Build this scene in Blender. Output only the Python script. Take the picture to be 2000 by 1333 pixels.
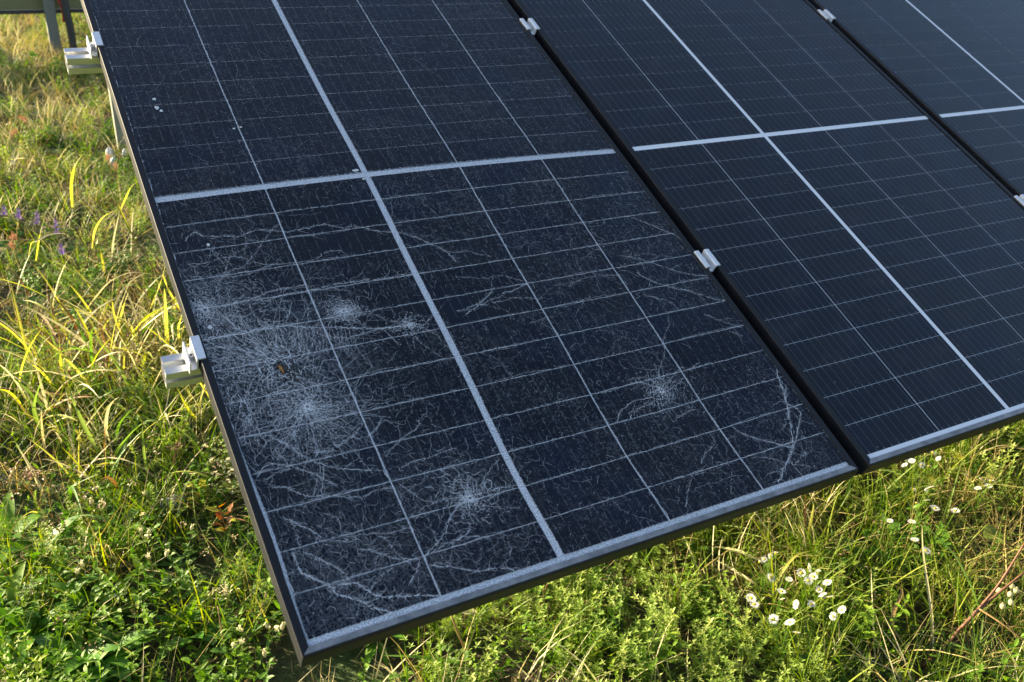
import bpy, math, random
import numpy as np
from mathutils import Vector, Matrix

for o in list(bpy.data.objects):
    bpy.data.objects.remove(o)
S = bpy.context.scene
COL = S.collection
rnd = random.Random(11)
R = math.radians

# ------------------------------------------------------------------ camera, sky, sun, exposure
cam_d = bpy.data.cameras.new('camera')
cam = bpy.data.objects.new('camera', cam_d)
COL.objects.link(cam)
cam.matrix_world = Matrix(((0.876732, 0.179648, -0.446170, -0.669598),
                           (-0.480979, 0.327463, -0.813282, -1.861682),
                           (0.0, 0.927628, 0.373504, 1.355299),
                           (0, 0, 0, 1)))
cam_d.sensor_width = 36.0
cam_d.lens = 32.852
cam_d.clip_start = 0.05
cam_d.clip_end = 2000
cam_d.dof.use_dof = True
cam_d.dof.focus_distance = 2.0
cam_d.dof.aperture_fstop = 6.0
S.camera = cam

SUN_AZ, SUN_EL = 46.0, 20.5          # degrees left of straight up the slope, degrees above the horizon
sun_dir = Vector((-math.sin(R(SUN_AZ)) * math.cos(R(SUN_EL)), math.cos(R(SUN_AZ)) * math.cos(R(SUN_EL)), math.sin(R(SUN_EL))))
world = bpy.data.worlds.new('World')
S.world = world
world.use_nodes = True
wn = world.node_tree
sky_tex = wn.nodes.new('ShaderNodeTexSky')
sky_tex.sky_type = 'NISHITA'
sky_tex.sun_disc = False
sky_tex.sun_elevation = R(SUN_EL)
sky_tex.sun_rotation = R(-SUN_AZ)
sky_tex.air_density = 1.0
sky_tex.dust_density = 2.2
sky_tex.ozone_density = 1.0
wn.nodes['Background'].inputs['Strength'].default_value = 0.068
wn.links.new(sky_tex.outputs['Color'], wn.nodes['Background'].inputs['Color'])
sun_d = bpy.data.lights.new('sun', 'SUN')
sun_d.energy = 5.0
sun_d.angle = R(0.5)
sun_d.color = (1.0, 0.84, 0.55)
sun = bpy.data.objects.new('sun', sun_d)
sun.rotation_euler = sun_dir.to_track_quat('Z', 'Y').to_euler()
COL.objects.link(sun)
S.view_settings.view_transform = 'Standard'
S.view_settings.look = 'None'
S.view_settings.gamma = 1.0
S.view_settings.use_curve_mapping = False
S.view_settings.exposure = 2.18
S.render.engine = 'CYCLES'
S.cycles.max_bounces = 8
S.cycles.transparent_max_bounces = 8

# ------------------------------------------------------------------ measured places (metres, millimetres on the panel)
CRACKS = [(1.0,[(-395,-121),(-376,-100),(-360,-114),(-327,-121),(-297,-127),(-269,-118),(-237,-122),(-210,-132),(-180,-131),(-135,-127),(-99,-142),(-74,-143),(-44,-159),(-7,-172),(22,-184),(59,-217),(83,-242),(94,-274)]),(0.5,[(-291,-105),(-293,-155),(-328,-176),(-343,-205)]),(0.6,[(-380,-228),(-361,-229),(-336,-210),(-310,-204),(-286,-181),(-247,-135),(-211,-104)]),(0.8,[(-406,-180),(-376,-182),(-347,-176),(-322,-177),(-302,-186),(-278,-205),(-237,-213),(-209,-215),(-178,-213),(-150,-200),(-122,-201)]),(0.8,[(-410,-210),(-366,-218),(-329,-226),(-298,-222),(-276,-215),(-251,-210)]),(0.6,[(-378,-263),(-362,-232),(-343,-205),(-353,-167),(-355,-154)]),(1.0,[(-380,-293),(-346,-288),(-306,-283),(-275,-273),(-241,-274),(-212,-273)]),(1.0,[(-322,-299),(-290,-294),(-251,-288),(-214,-288),(-162,-283),(-96,-285),(-2,-290)]),(0.5,[(-305,-299),(-256,-304),(-224,-311)]),(0.9,[(-386,-295),(-372,-324),(-357,-346),(-341,-375),(-336,-405),(-330,-421)]),(0.8,[(-380,-304),(-351,-366),(-334,-416)]),(0.8,[(-353,-292),(-345,-342),(-329,-382),(-328,-414)]),(0.8,[(-327,-297),(-322,-340),(-304,-381),(-311,-411)]),(1.5,[(-420,-360),(-381,-359),(-350,-362),(-316,-356),(-274,-362),(-244,-373),(-215,-380),(-177,-388),(-137,-401),(-92,-408),(-56,-409)]),(0.8,[(-378,-327),(-350,-322),(-317,-341),(-277,-346),(-252,-310)]),(0.7,[(-145,-365),(-119,-367),(-97,-388),(-63,-404)]),(1.0,[(-223,-396),(-185,-412),(-140,-408),(-79,-407)]),(0.8,[(-57,-413),(-33,-414),(2,-391)]),(0.5,[(-62,-434),(-48,-467),(-31,-493)]),(0.6,[(-36,-421),(-18,-448),(-4,-496)]),(0.8,[(-396,-263),(-387,-299),(-400,-321),(-392,-349)]),(0.9,[(-423,-380),(-388,-385),(-356,-404),(-335,-423)]),(0.9,[(-430,-399),(-389,-409),(-343,-431)]),(0.7,[(-381,-359),(-368,-390),(-351,-422)]),(0.7,[(-317,-341),(-311,-375),(-309,-405)]),(0.7,[(-308,-347),(-301,-378),(-299,-407)]),(0.6,[(-276,-371),(-279,-390),(-283,-411)]),(0.6,[(-269,-370),(-272,-392),(-277,-416)]),(0.6,[(-262,-370),(-265,-393),(-272,-421)]),(0.6,[(-257,-376),(-258,-395),(-266,-426)]),(0.6,[(-249,-376),(-252,-397),(-260,-431)]),(0.6,[(-242,-376),(-245,-398),(-249,-419)]),(0.6,[(-234,-375),(-238,-400),(-244,-424)]),(0.6,[(-229,-382),(-231,-402),(-238,-429)]),(0.6,[(-221,-381),(-225,-403),(-232,-434)]),(0.6,[(-214,-381),(-218,-405),(-227,-439)]),(0.6,[(-209,-388),(-211,-406),(-216,-427)]),(0.6,[(-201,-387),(-204,-408),(-210,-432)]),(0.6,[(-193,-387),(-197,-410),(-204,-437)]),(0.6,[(-186,-386),(-190,-411),(-198,-442)]),(0.6,[(-180,-393),(-183,-413),(-193,-447)]),(0.6,[(-173,-393),(-176,-415),(-181,-435)]),(0.6,[(-165,-392),(-169,-416),(-175,-440)]),(0.9,[(540,-217),(562,-235),(589,-259),(612,-282),(634,-308),(642,-332)]),(0.9,[(461,-329),(489,-342),(511,-357),(536,-375),(564,-396),(597,-416),(644,-428)]),(1.0,[(470,-382),(496,-417),(527,-439),(561,-456),(597,-484),(635,-503)]),(0.7,[(451,-442),(481,-463),(503,-478),(507,-498)]),(0.8,[(557,-524),(588,-550),(620,-577)]),(0.8,[(587,-579),(610,-596)]),(0.7,[(66,-230),(96,-248),(125,-251),(149,-265),(172,-274)]),(1.0,[(40,-397),(69,-395),(103,-384),(135,-364)]),(1.0,[(53,-409),(113,-387),(185,-370),(221,-359)]),(0.6,[(121,-393),(175,-391),(221,-406)]),(0.6,[(72,-313),(102,-320),(135,-329),(173,-330),(209,-352)]),(0.6,[(474,-509),(459,-534),(429,-562),(419,-586),(393,-614),(369,-641)]),(0.8,[(356,-663),(322,-641),(273,-644),(228,-644)]),(0.9,[(334,-681),(293,-677),(255,-691),(237,-709)]),(0.9,[(326,-694),(290,-696),(260,-715)]),(0.9,[(378,-660),(414,-641),(435,-633)]),(0.8,[(373,-675),(427,-653)]),(0.6,[(354,-654),(342,-634),(300,-631)]),(0.8,[(403,-729),(378,-730),(353,-738)]),(0.5,[(267,-378),(315,-379),(352,-372),(430,-383)]),(0.4,[(478,-337),(524,-336),(579,-357)]),(0.5,[(173,-458),(229,-453)]),(1.6,[(642,-669),(621,-714),(607,-755),(589,-789),(567,-829),(539,-867),(499,-895),(463,-920)]),(1.1,[(626,-736),(599,-768),(613,-796),(586,-827),(554,-856),(530,-871)]),(0.8,[(461,-804),(489,-828),(522,-852),(543,-864)]),(0.8,[(451,-786),(472,-815),(509,-842),(537,-862)]),(0.6,[(445,-857),(483,-872),(510,-891),(560,-914)]),(0.7,[(533,-872),(551,-885),(562,-881),(526,-896)]),(0.8,[(399,-786),(393,-810),(367,-821),(341,-838)]),(0.8,[(324,-852),(289,-876),(259,-911)]),(0.6,[(389,-872),(359,-912)]),(1.0,[(473,-632),(442,-644)]),(1.0,[(-408,-571),(-377,-576),(-360,-594),(-348,-607),(-335,-628),(-320,-645),(-311,-652),(-288,-667),(-247,-681),(-212,-692)]),(1.0,[(-373,-607),(-361,-640),(-343,-655),(-328,-669),(-303,-695)]),(1.0,[(-414,-648),(-396,-631),(-378,-634),(-362,-643)]),(0.8,[(-360,-647),(-385,-650),(-410,-659)]),(0.8,[(-330,-578),(-339,-606),(-357,-641)]),(0.9,[(-309,-654),(-320,-681),(-330,-707)]),(0.7,[(-320,-658),(-333,-687),(-344,-703)]),(1.0,[(-403,-673),(-380,-677),(-366,-693),(-346,-705),(-325,-708),(-300,-718),(-269,-727),(-244,-721),(-216,-725)]),(1.2,[(-401,-727),(-381,-748),(-367,-761),(-358,-776)]),(0.7,[(-336,-742),(-321,-753),(-325,-780)]),(1.0,[(-324,-786),(-310,-808),(-288,-821),(-269,-837),(-246,-850),(-223,-857)]),(0.9,[(-273,-798),(-259,-812),(-254,-835),(-241,-858)]),(0.7,[(-303,-789),(-262,-798),(-217,-800)]),(1.8,[(-407,-788),(-402,-821),(-389,-836),(-372,-853),(-361,-874),(-339,-887),(-320,-907),(-290,-926)]),(1.0,[(-388,-793),(-358,-823),(-345,-839),(-337,-859)]),(1.6,[(-366,-861),(-350,-860),(-331,-864),(-316,-883),(-300,-897),(-276,-905),(-251,-911),(-217,-922)]),(0.8,[(-346,-785),(-317,-797)]),(0.9,[(-313,-881),(-291,-865),(-269,-858)]),(1.0,[(-255,-892),(-236,-875),(-226,-863)]),(1.1,[(-212,-870),(-196,-879),(-180,-884),(-160,-897),(-135,-907),(-121,-908),(-97,-915),(-83,-924)]),(1.1,[(-210,-853),(-184,-839),(-160,-820),(-151,-807),(-141,-797),(-109,-780)]),(0.9,[(-122,-829),(-137,-841),(-175,-845),(-205,-854)]),(0.9,[(-99,-857),(-124,-845),(-150,-843)]),(0.9,[(-193,-696),(-165,-686),(-137,-687),(-104,-682),(-80,-680)]),(0.8,[(-205,-665),(-189,-653),(-132,-626),(-123,-611)]),(1.0,[(-185,-595),(-205,-614),(-218,-618)]),(1.1,[(-218,-593),(-232,-607),(-258,-621),(-290,-630),(-315,-629)]),(0.7,[(-392,-732),(-390,-766),(-396,-794)]),(0.7,[(-202,-720),(-174,-761),(-132,-769),(-103,-775)]),(0.7,[(-14,-721),(-51,-745),(-75,-769)]),(0.9,[(-88,-776),(-46,-774),(-9,-778)]),(0.6,[(-92,-791),(-62,-807),(-23,-819)]),(0.6,[(-164,-737),(-131,-753),(-107,-770)]),(0.8,[(-125,-711),(-108,-736),(-98,-763)]),(0.9,[(-83,-736),(-95,-763),(-96,-773)])]
IMPACTS = {'hole':(-315,-449),'low':(-297,-539),'edge':(-403,-293),'b':(-167,-350),'cc':(-60,-409),'d':(359,-671),'e':(-98,-778),'clamp':(-417,-402)}
BLADES = [('A','stem',4,[(-0.404,1.954,0.254),(-0.478,1.766,0.48),(-0.54,1.655,0.695),(-0.566,1.587,0.756)]),('A','yellow',9,[(-0.564,1.611,0.749),(-0.601,1.589,0.767),(-0.636,1.722,0.744)]),('A','stem',4,[(-0.395,1.982,0.258),(-0.419,1.862,0.402),(-0.471,1.773,0.55)]),('A','yellow',11,[(-0.471,1.773,0.55),(-0.464,1.719,0.643),(-0.445,1.662,0.716),(-0.402,1.793,0.733)]),('A','yellow',9,[(-0.423,1.875,0.364),(-0.404,1.845,0.44),(-0.37,1.784,0.502),(-0.317,1.753,0.528)]),('B','stem',4,[(-0.2,1.7,0.221),(-0.285,1.647,0.414),(-0.334,1.579,0.565),(-0.361,1.581,0.686)]),('B','yellow',9,[(-0.288,1.663,0.416),(-0.314,1.645,0.504),(-0.338,1.601,0.588)]),('B','yellow',9,[(-0.322,1.648,0.554),(-0.286,1.61,0.629),(-0.252,1.63,0.652)]),('B','pale',7,[(-0.367,1.94,0.252),(-0.347,1.836,0.399),(-0.321,1.73,0.525)]),('C','stem',4,[(-0.485,1.385,0.18),(-0.562,1.291,0.318),(-0.614,1.213,0.438),(-0.644,1.157,0.55)]),('C','yellow',8,[(-0.646,1.158,0.55),(-0.631,1.158,0.591),(-0.616,1.151,0.6)]),('C','pale',9,[(-0.622,1.141,0.598),(-0.579,1.188,0.604),(-0.53,1.26,0.584)]),('C','yellow',8,[(-0.452,1.734,0.275),(-0.522,1.704,0.342),(-0.574,1.673,0.398)]),('C','yellow',6,[(-0.625,1.377,0.479),(-0.602,1.317,0.571),(-0.577,1.333,0.633)]),('B','yellow',10,[(-0.397,1.847,0.24),(-0.402,1.796,0.334),(-0.408,1.729,0.405)]),('B','pale',10,[(-0.494,1.622,0.211),(-0.423,1.448,0.348),(-0.357,1.371,0.398),(-0.28,1.378,0.379)]),('D','green',12,[(-0.21,1.314,0.271),(-0.304,1.246,0.362),(-0.364,1.224,0.399),(-0.435,1.298,0.389)]),('D','yellow',12,[(-0.297,1.195,0.155),(-0.299,1.067,0.339),(-0.297,1.034,0.434)]),('D','yellow',10,[(-0.208,1.327,0.232),(-0.259,1.229,0.36),(-0.268,1.24,0.421)]),('D','green',9,[(-0.39,1.244,0.162),(-0.37,1.164,0.251),(-0.336,1.124,0.306)]),('D','yellow',9,[(-0.252,1.199,0.156),(-0.263,1.113,0.265),(-0.25,1.059,0.338)]),('D','yellow',8,[(-0.299,1.447,0.238),(-0.266,1.376,0.339),(-0.239,1.358,0.416)]),('D','yellow',9,[(-0.425,1.396,0.181),(-0.401,1.286,0.307),(-0.376,1.273,0.366)]),('D','yellow',8,[(-0.409,1.308,0.17),(-0.435,1.218,0.298),(-0.438,1.179,0.373)]),('D','yellow',8,[(-0.358,1.288,0.167),(-0.388,1.247,0.242),(-0.374,1.237,0.281)]),('E','brown',7,[(-0.715,1.335,0.194),(-0.637,1.293,0.268),(-0.546,1.218,0.318),(-0.484,1.183,0.334),(-0.425,1.181,0.303)]),('E','brown',7,[(-0.616,1.328,0.193),(-0.657,1.281,0.286),(-0.715,1.24,0.341),(-0.754,1.234,0.36)]),('E','yellow',12,[(-0.62,1.083,0.141),(-0.617,1.047,0.236),(-0.608,1.042,0.335)]),('E','yellow',10,[(-0.769,0.85,0.141),(-0.672,0.857,0.191),(-0.625,0.848,0.23)]),('E','yellow',8,[(-0.502,1.257,0.163),(-0.566,1.199,0.256),(-0.593,1.17,0.322)]),('E','yellow',9,[(-0.616,1.051,0.137),(-0.604,1.018,0.212),(-0.59,1.012,0.172)]),('E','yellow',9,[(-0.556,1.045,0.196),(-0.553,1.011,0.171),(-0.549,1.02,0.143)]),('F','green',11,[(-0.695,0.83,0.108),(-0.709,0.748,0.217),(-0.704,0.717,0.273),(-0.671,0.701,0.351)]),('F','green',12,[(-0.568,0.661,0.086),(-0.598,0.568,0.234),(-0.613,0.509,0.326),(-0.62,0.539,0.37)]),('F','green',14,[(-0.561,0.627,0.081),(-0.519,0.535,0.19),(-0.456,0.482,0.263),(-0.392,0.493,0.224),(-0.342,0.538,0.15)]),('F','pale',9,[(-0.561,0.689,0.09),(-0.542,0.585,0.256),(-0.525,0.54,0.31),(-0.508,0.54,0.32)]),('F','green',9,[(-0.526,0.731,0.095),(-0.515,0.626,0.201),(-0.483,0.567,0.264),(-0.465,0.555,0.272)]),('F','brown',5,[(-0.57,0.613,0.08),(-0.561,0.538,0.21),(-0.553,0.505,0.266)]),('D','yellow',10,[(-0.286,0.73,0.095),(-0.334,0.643,0.204),(-0.355,0.622,0.281)]),('D','yellow',8,[(-0.362,0.992,0.129),(-0.393,0.95,0.194),(-0.425,0.918,0.249)]),('F','green',9,[(-0.323,0.807,0.155),(-0.38,0.805,0.205),(-0.478,0.797,0.234),(-0.532,0.795,0.223),(-0.579,0.853,0.171)]),('E','red',14,[(-0.79,1.099,0.183),(-0.727,1.035,0.185),(-0.634,0.955,0.184),(-0.539,0.908,0.178),(-0.475,0.871,0.163)]),('E','red',9,[(-0.786,1.182,0.194),(-0.745,1.161,0.201),(-0.708,1.157,0.2)]),('E','brown',8,[(-0.668,1.083,0.201),(-0.604,1.018,0.232),(-0.562,1.001,0.23),(-0.508,0.959,0.275),(-0.459,0.918,0.299),(-0.422,0.9,0.287)]),('F','brown',6,[(-0.243,0.705,0.112),(-0.291,0.676,0.148),(-0.33,0.648,0.204)]),('E','pale',8,[(-0.608,1.256,0.193),(-0.556,1.206,0.227),(-0.512,1.178,0.253)]),('D','pale',9,[(-0.402,1.133,0.167),(-0.384,1.101,0.243),(-0.346,1.066,0.319)]),('D','yellow',9,[(-0.295,1.18,0.153),(-0.302,1.079,0.26),(-0.312,0.983,0.368)]),('D','yellow',7,[(-0.258,1.157,0.15),(-0.263,1.088,0.241),(-0.253,1.042,0.305)]),('G','redstem',6,[(0.946,-0.835,-0.109),(1.009,-0.845,-0.06),(1.045,-0.846,-0.03),(1.084,-0.852,0.009),(1.132,-0.859,0.068),(1.198,-0.856,0.149)]),('G','redstem',5,[(1.042,-0.848,-0.03),(1.101,-0.856,0.019),(1.19,-0.875,0.086)]),('G','brown',5,[(1.084,-0.852,0.009),(1.092,-0.907,0.002),(1.115,-0.95,-0.024)]),('G','green',9,[(1.086,-0.85,0.01),(1.085,-0.82,0.053),(1.085,-0.77,0.1),(1.077,-0.725,0.126),(1.063,-0.688,0.151),(1.088,-0.62,0.169),(1.161,-0.503,0.185)]),('H','pale',7,[(0.973,-0.839,-0.089),(1.014,-0.792,-0.033),(1.04,-0.752,0.012),(1.075,-0.698,0.069),(1.117,-0.654,0.105)]),('G','green',11,[(0.998,-0.855,-0.051),(0.999,-0.909,-0.038),(1.005,-0.952,-0.054),(1.043,-0.978,-0.087)]),('H','brown',10,[(0.936,-0.815,-0.096),(0.914,-0.773,-0.041),(0.922,-0.757,-0.008),(0.989,-0.721,0.006),(1.021,-0.658,-0.026)]),('I','redstem',3.5,[(0.989,-0.427,-0.055),(0.967,-0.433,0.044),(0.936,-0.45,0.141)]),('I','yellow',10,[(0.992,-0.428,-0.056),(0.964,-0.454,0.041),(0.955,-0.464,0.11)]),('I','yellow',8,[(0.896,-0.35,0.054),(0.93,-0.383,0.08),(0.979,-0.414,0.066)]),('I','pale',8,[(0.986,-0.417,-0.054),(0.945,-0.421,0.005),(0.918,-0.407,0.067)]),('J','pale',10,[(0.738,-0.36,-0.007),(0.762,-0.415,0.006),(0.784,-0.457,0.001),(0.827,-0.486,-0.023)]),('J','yellow',9,[(0.765,-0.545,-0.071),(0.775,-0.544,-0.001),(0.829,-0.537,0.04),(0.882,-0.537,0.04)]),('J','pale',9,[(0.727,-0.384,-0.03),(0.722,-0.481,-0.012),(0.756,-0.537,-0.04)]),('K','pale',7,[(1.698,-0.368,-0.018),(1.746,-0.419,0.046),(1.785,-0.48,0.058)]),('K','yellow',6,[(1.82,-0.451,-0.059),(1.733,-0.446,-0.028),(1.676,-0.399,-0.002)]),('L','brown',7,[(0.032,-0.435,-0.057),(0.004,-0.42,0.025),(-0.019,-0.415,0.106)]),('L','green',10,[(0.045,-0.426,-0.055),(-0.023,-0.439,0.003),(-0.099,-0.431,0.044),(-0.168,-0.394,0.049)]),('L','yellow',9,[(0.032,-0.348,-0.025),(0.003,-0.359,0.033),(-0.027,-0.371,0.072)]),('M','brown',6,[(0.22,-0.347,-0.045),(0.241,-0.348,0.015),(0.254,-0.352,0.054)]),('M','brown',4,[(0.241,-0.353,-0.046),(0.238,-0.36,0.003),(0.238,-0.357,0.044)]),('N','yellow',5,[(-0.338,-0.171,-0.022),(-0.344,-0.167,0.048),(-0.353,-0.133,0.083)]),('O','brown',4,[(-0.428,-0.233,-0.03),(-0.439,-0.194,0.025),(-0.435,-0.145,0.101)]),('O','brown',4,[(-0.363,-0.14,-0.018),(-0.349,-0.136,0.042),(-0.327,-0.12,0.084)]),('O','green',6,[(-0.666,-0.126,-0.016),(-0.641,-0.126,0.044),(-0.618,-0.116,0.085)])]
DAISIES = [('one',[(0.738,-0.515,0.043),(0.698,-0.566,0.096),(0.737,-0.545,0.079),(0.776,-0.526,0.062)]),('two',[(0.725,-0.567,0.036),(0.702,-0.642,0.087),(0.679,-0.646,0.066),(0.681,-0.65,0.046)]),('three',[(0.803,-0.586,0.034),(0.772,-0.632,0.088),(0.803,-0.633,0.068),(0.78,-0.628,0.048)]),('four',[(0.802,-0.644,0.026),(0.775,-0.686,0.081),(0.765,-0.705,0.058),(0.776,-0.678,0.042),(0.821,-0.607,0.031)]),('five',[(0.637,-0.599,0.032),(0.578,-0.667,0.083),(0.681,-0.69,0.06),(0.731,-0.688,0.041)]),('six',[(0.638,-0.671,0.023),(0.611,-0.741,0.074),(0.621,-0.752,0.052)]),('seven',[(0.769,-0.72,0.016),(0.742,-0.761,0.071)]),('eight',[(1.392,-0.382,0.06),(1.343,-0.436,0.113),(1.381,-0.441,0.093),(1.424,-0.433,0.074),(1.423,-0.359,0.063)]),('nine',[(1.495,-0.366,0.062),(1.432,-0.432,0.114),(1.45,-0.44,0.093)]),('ten',[(1.32,-0.471,0.049),(1.272,-0.541,0.1),(1.318,-0.521,0.082)]),('eleven',[(1.282,-0.515,0.043),(1.236,-0.573,0.095),(1.255,-0.587,0.074)]),('twelve',[(1.155,-0.538,0.04),(1.129,-0.617,0.09)]),('thirteen',[(1.511,-0.488,0.047)]),('fourteen',[(1.539,-0.52,0.042),(1.468,-0.587,0.094),(1.435,-0.577,0.075),(1.501,-0.564,0.057)]),('fifteen',[(1.352,-0.581,0.034),(1.081,-0.667,0.083),(1.099,-0.689,0.06),(1.121,-0.68,0.042)])]
CAMPIONS = [([(-0.504,0.327,0.143),(-0.519,0.21,0.157)],(-0.474,0.227,0.03)),([(-0.534,0.192,0.125),(-0.533,0.129,0.147),(-0.527,0.092,0.172)],(-0.522,0.076,0.01)),([(-0.429,0.147,0.119)],(-0.482,0.1,0.013)),([(-0.532,0.087,0.111),(-0.502,0.041,0.135)],(-0.54,0.132,0.017)),([(-0.667,0.119,0.116),(-0.682,0.062,0.138)],(-0.672,0.174,0.023)),([(-0.349,-0.228,0.07),(-0.346,-0.261,0.096),(-0.343,-0.308,0.12)],(-0.331,-0.179,-0.023)),([(-0.402,-0.213,0.072),(-0.433,-0.271,0.095),(-0.423,-0.31,0.12)],(-0.4,-0.186,-0.024)),([(-0.379,-0.299,0.061)],(-0.374,-0.221,-0.029)),([(-0.615,0.396,0.151),(-0.622,0.294,0.168),(-0.596,0.237,0.191)],(-0.606,0.359,0.047)),([(-0.317,0.464,0.16),(-0.333,0.345,0.175)],(-0.284,0.469,0.061))]
SAGES = [((-0.684,1.931,0.551),(-0.698,2.493,0.324)),((-0.642,1.889,0.546),(-0.645,2.415,0.314)),((-0.585,1.785,0.552),(-0.588,2.336,0.304)),((-0.54,1.635,0.553),(-0.519,2.198,0.286)),((-0.533,1.709,0.442),(-0.521,2.039,0.265))]
PANICLES = [((-0.534,2.817,0.716),(-0.548,3.77,0.49)),((-0.609,2.599,0.688),(-0.55,3.54,0.46)),((-0.285,2.198,0.636),(-0.226,2.83,0.368)),((-0.683,1.576,0.505),(-0.654,2.088,0.271)),((-0.69,1.794,0.433),(-0.675,2.045,0.266)),((-0.264,2.22,0.589),(-0.2,2.858,0.372))]
ROSETTES = [(-0.787,0.049,0.006),(-0.67,0.068,0.009),(-0.814,0.401,0.052),(-0.755,0.305,0.04),(-0.696,0.185,0.024),(-0.672,-0.082,-0.011),(-0.493,-0.083,-0.011),(-0.832,-0.036,-0.005),(-0.733,0.14,0.018),(-0.569,0.321,0.042),(-0.347,0.062,0.008),(-0.715,-0.076,-0.01),(-0.83,0.142,0.019),(-0.129,-0.266,-0.035)]
SPOTS = {'bramble':(-0.344,0.22,0.029),'sprig':(-0.369,0.363,0.047),'fluff':(-0.284,0.384,0.05),'stone':(-0.434,0.391,0.051),'deadleaf':(0.08,-0.317,0.019),'seedballs':[(1.18,-0.834,0.012),(1.222,-0.838,0.011),(1.219,-0.851,0.009),(1.193,-0.854,0.009),(1.171,-0.872,0.007),(1.142,-0.871,0.007)],'seedbase':(1.189,-0.845,-0.11),'roundleaf':(1.409,-0.64,-0.023),'yleafA':(1.461,-0.416,0.016),'yleafB':(1.614,-0.379,0.031),'scrapA':(-0.164,3.341,0.484),'scrapB':(-0.168,3.23,0.42),'scrapC':(-0.093,3.336,0.474),'post':(-0.108,3.423,0.445),'farpost':(-0.163,5.694,0.74),'driedA':(-0.396,0.528,0.149),'driedB':(-0.744,0.588,0.136),'driedC':(-0.412,-0.081,0.089)}


# ------------------------------------------------------------------ helpers
def tag(o, label=None, cat=None, group=None, kind=None):
    if label: o['label'] = label
    if cat: o['category'] = cat
    if group: o['group'] = group
    if kind: o['kind'] = kind
    return o

def empty(name, loc=(0, 0, 0), rot=(0, 0, 0), label=None, cat=None, group=None):
    o = bpy.data.objects.new(name, None)
    o.location = loc
    o.rotation_euler = rot
    o.empty_display_size = 0.05
    COL.objects.link(o)
    return tag(o, label, cat, group)

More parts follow.
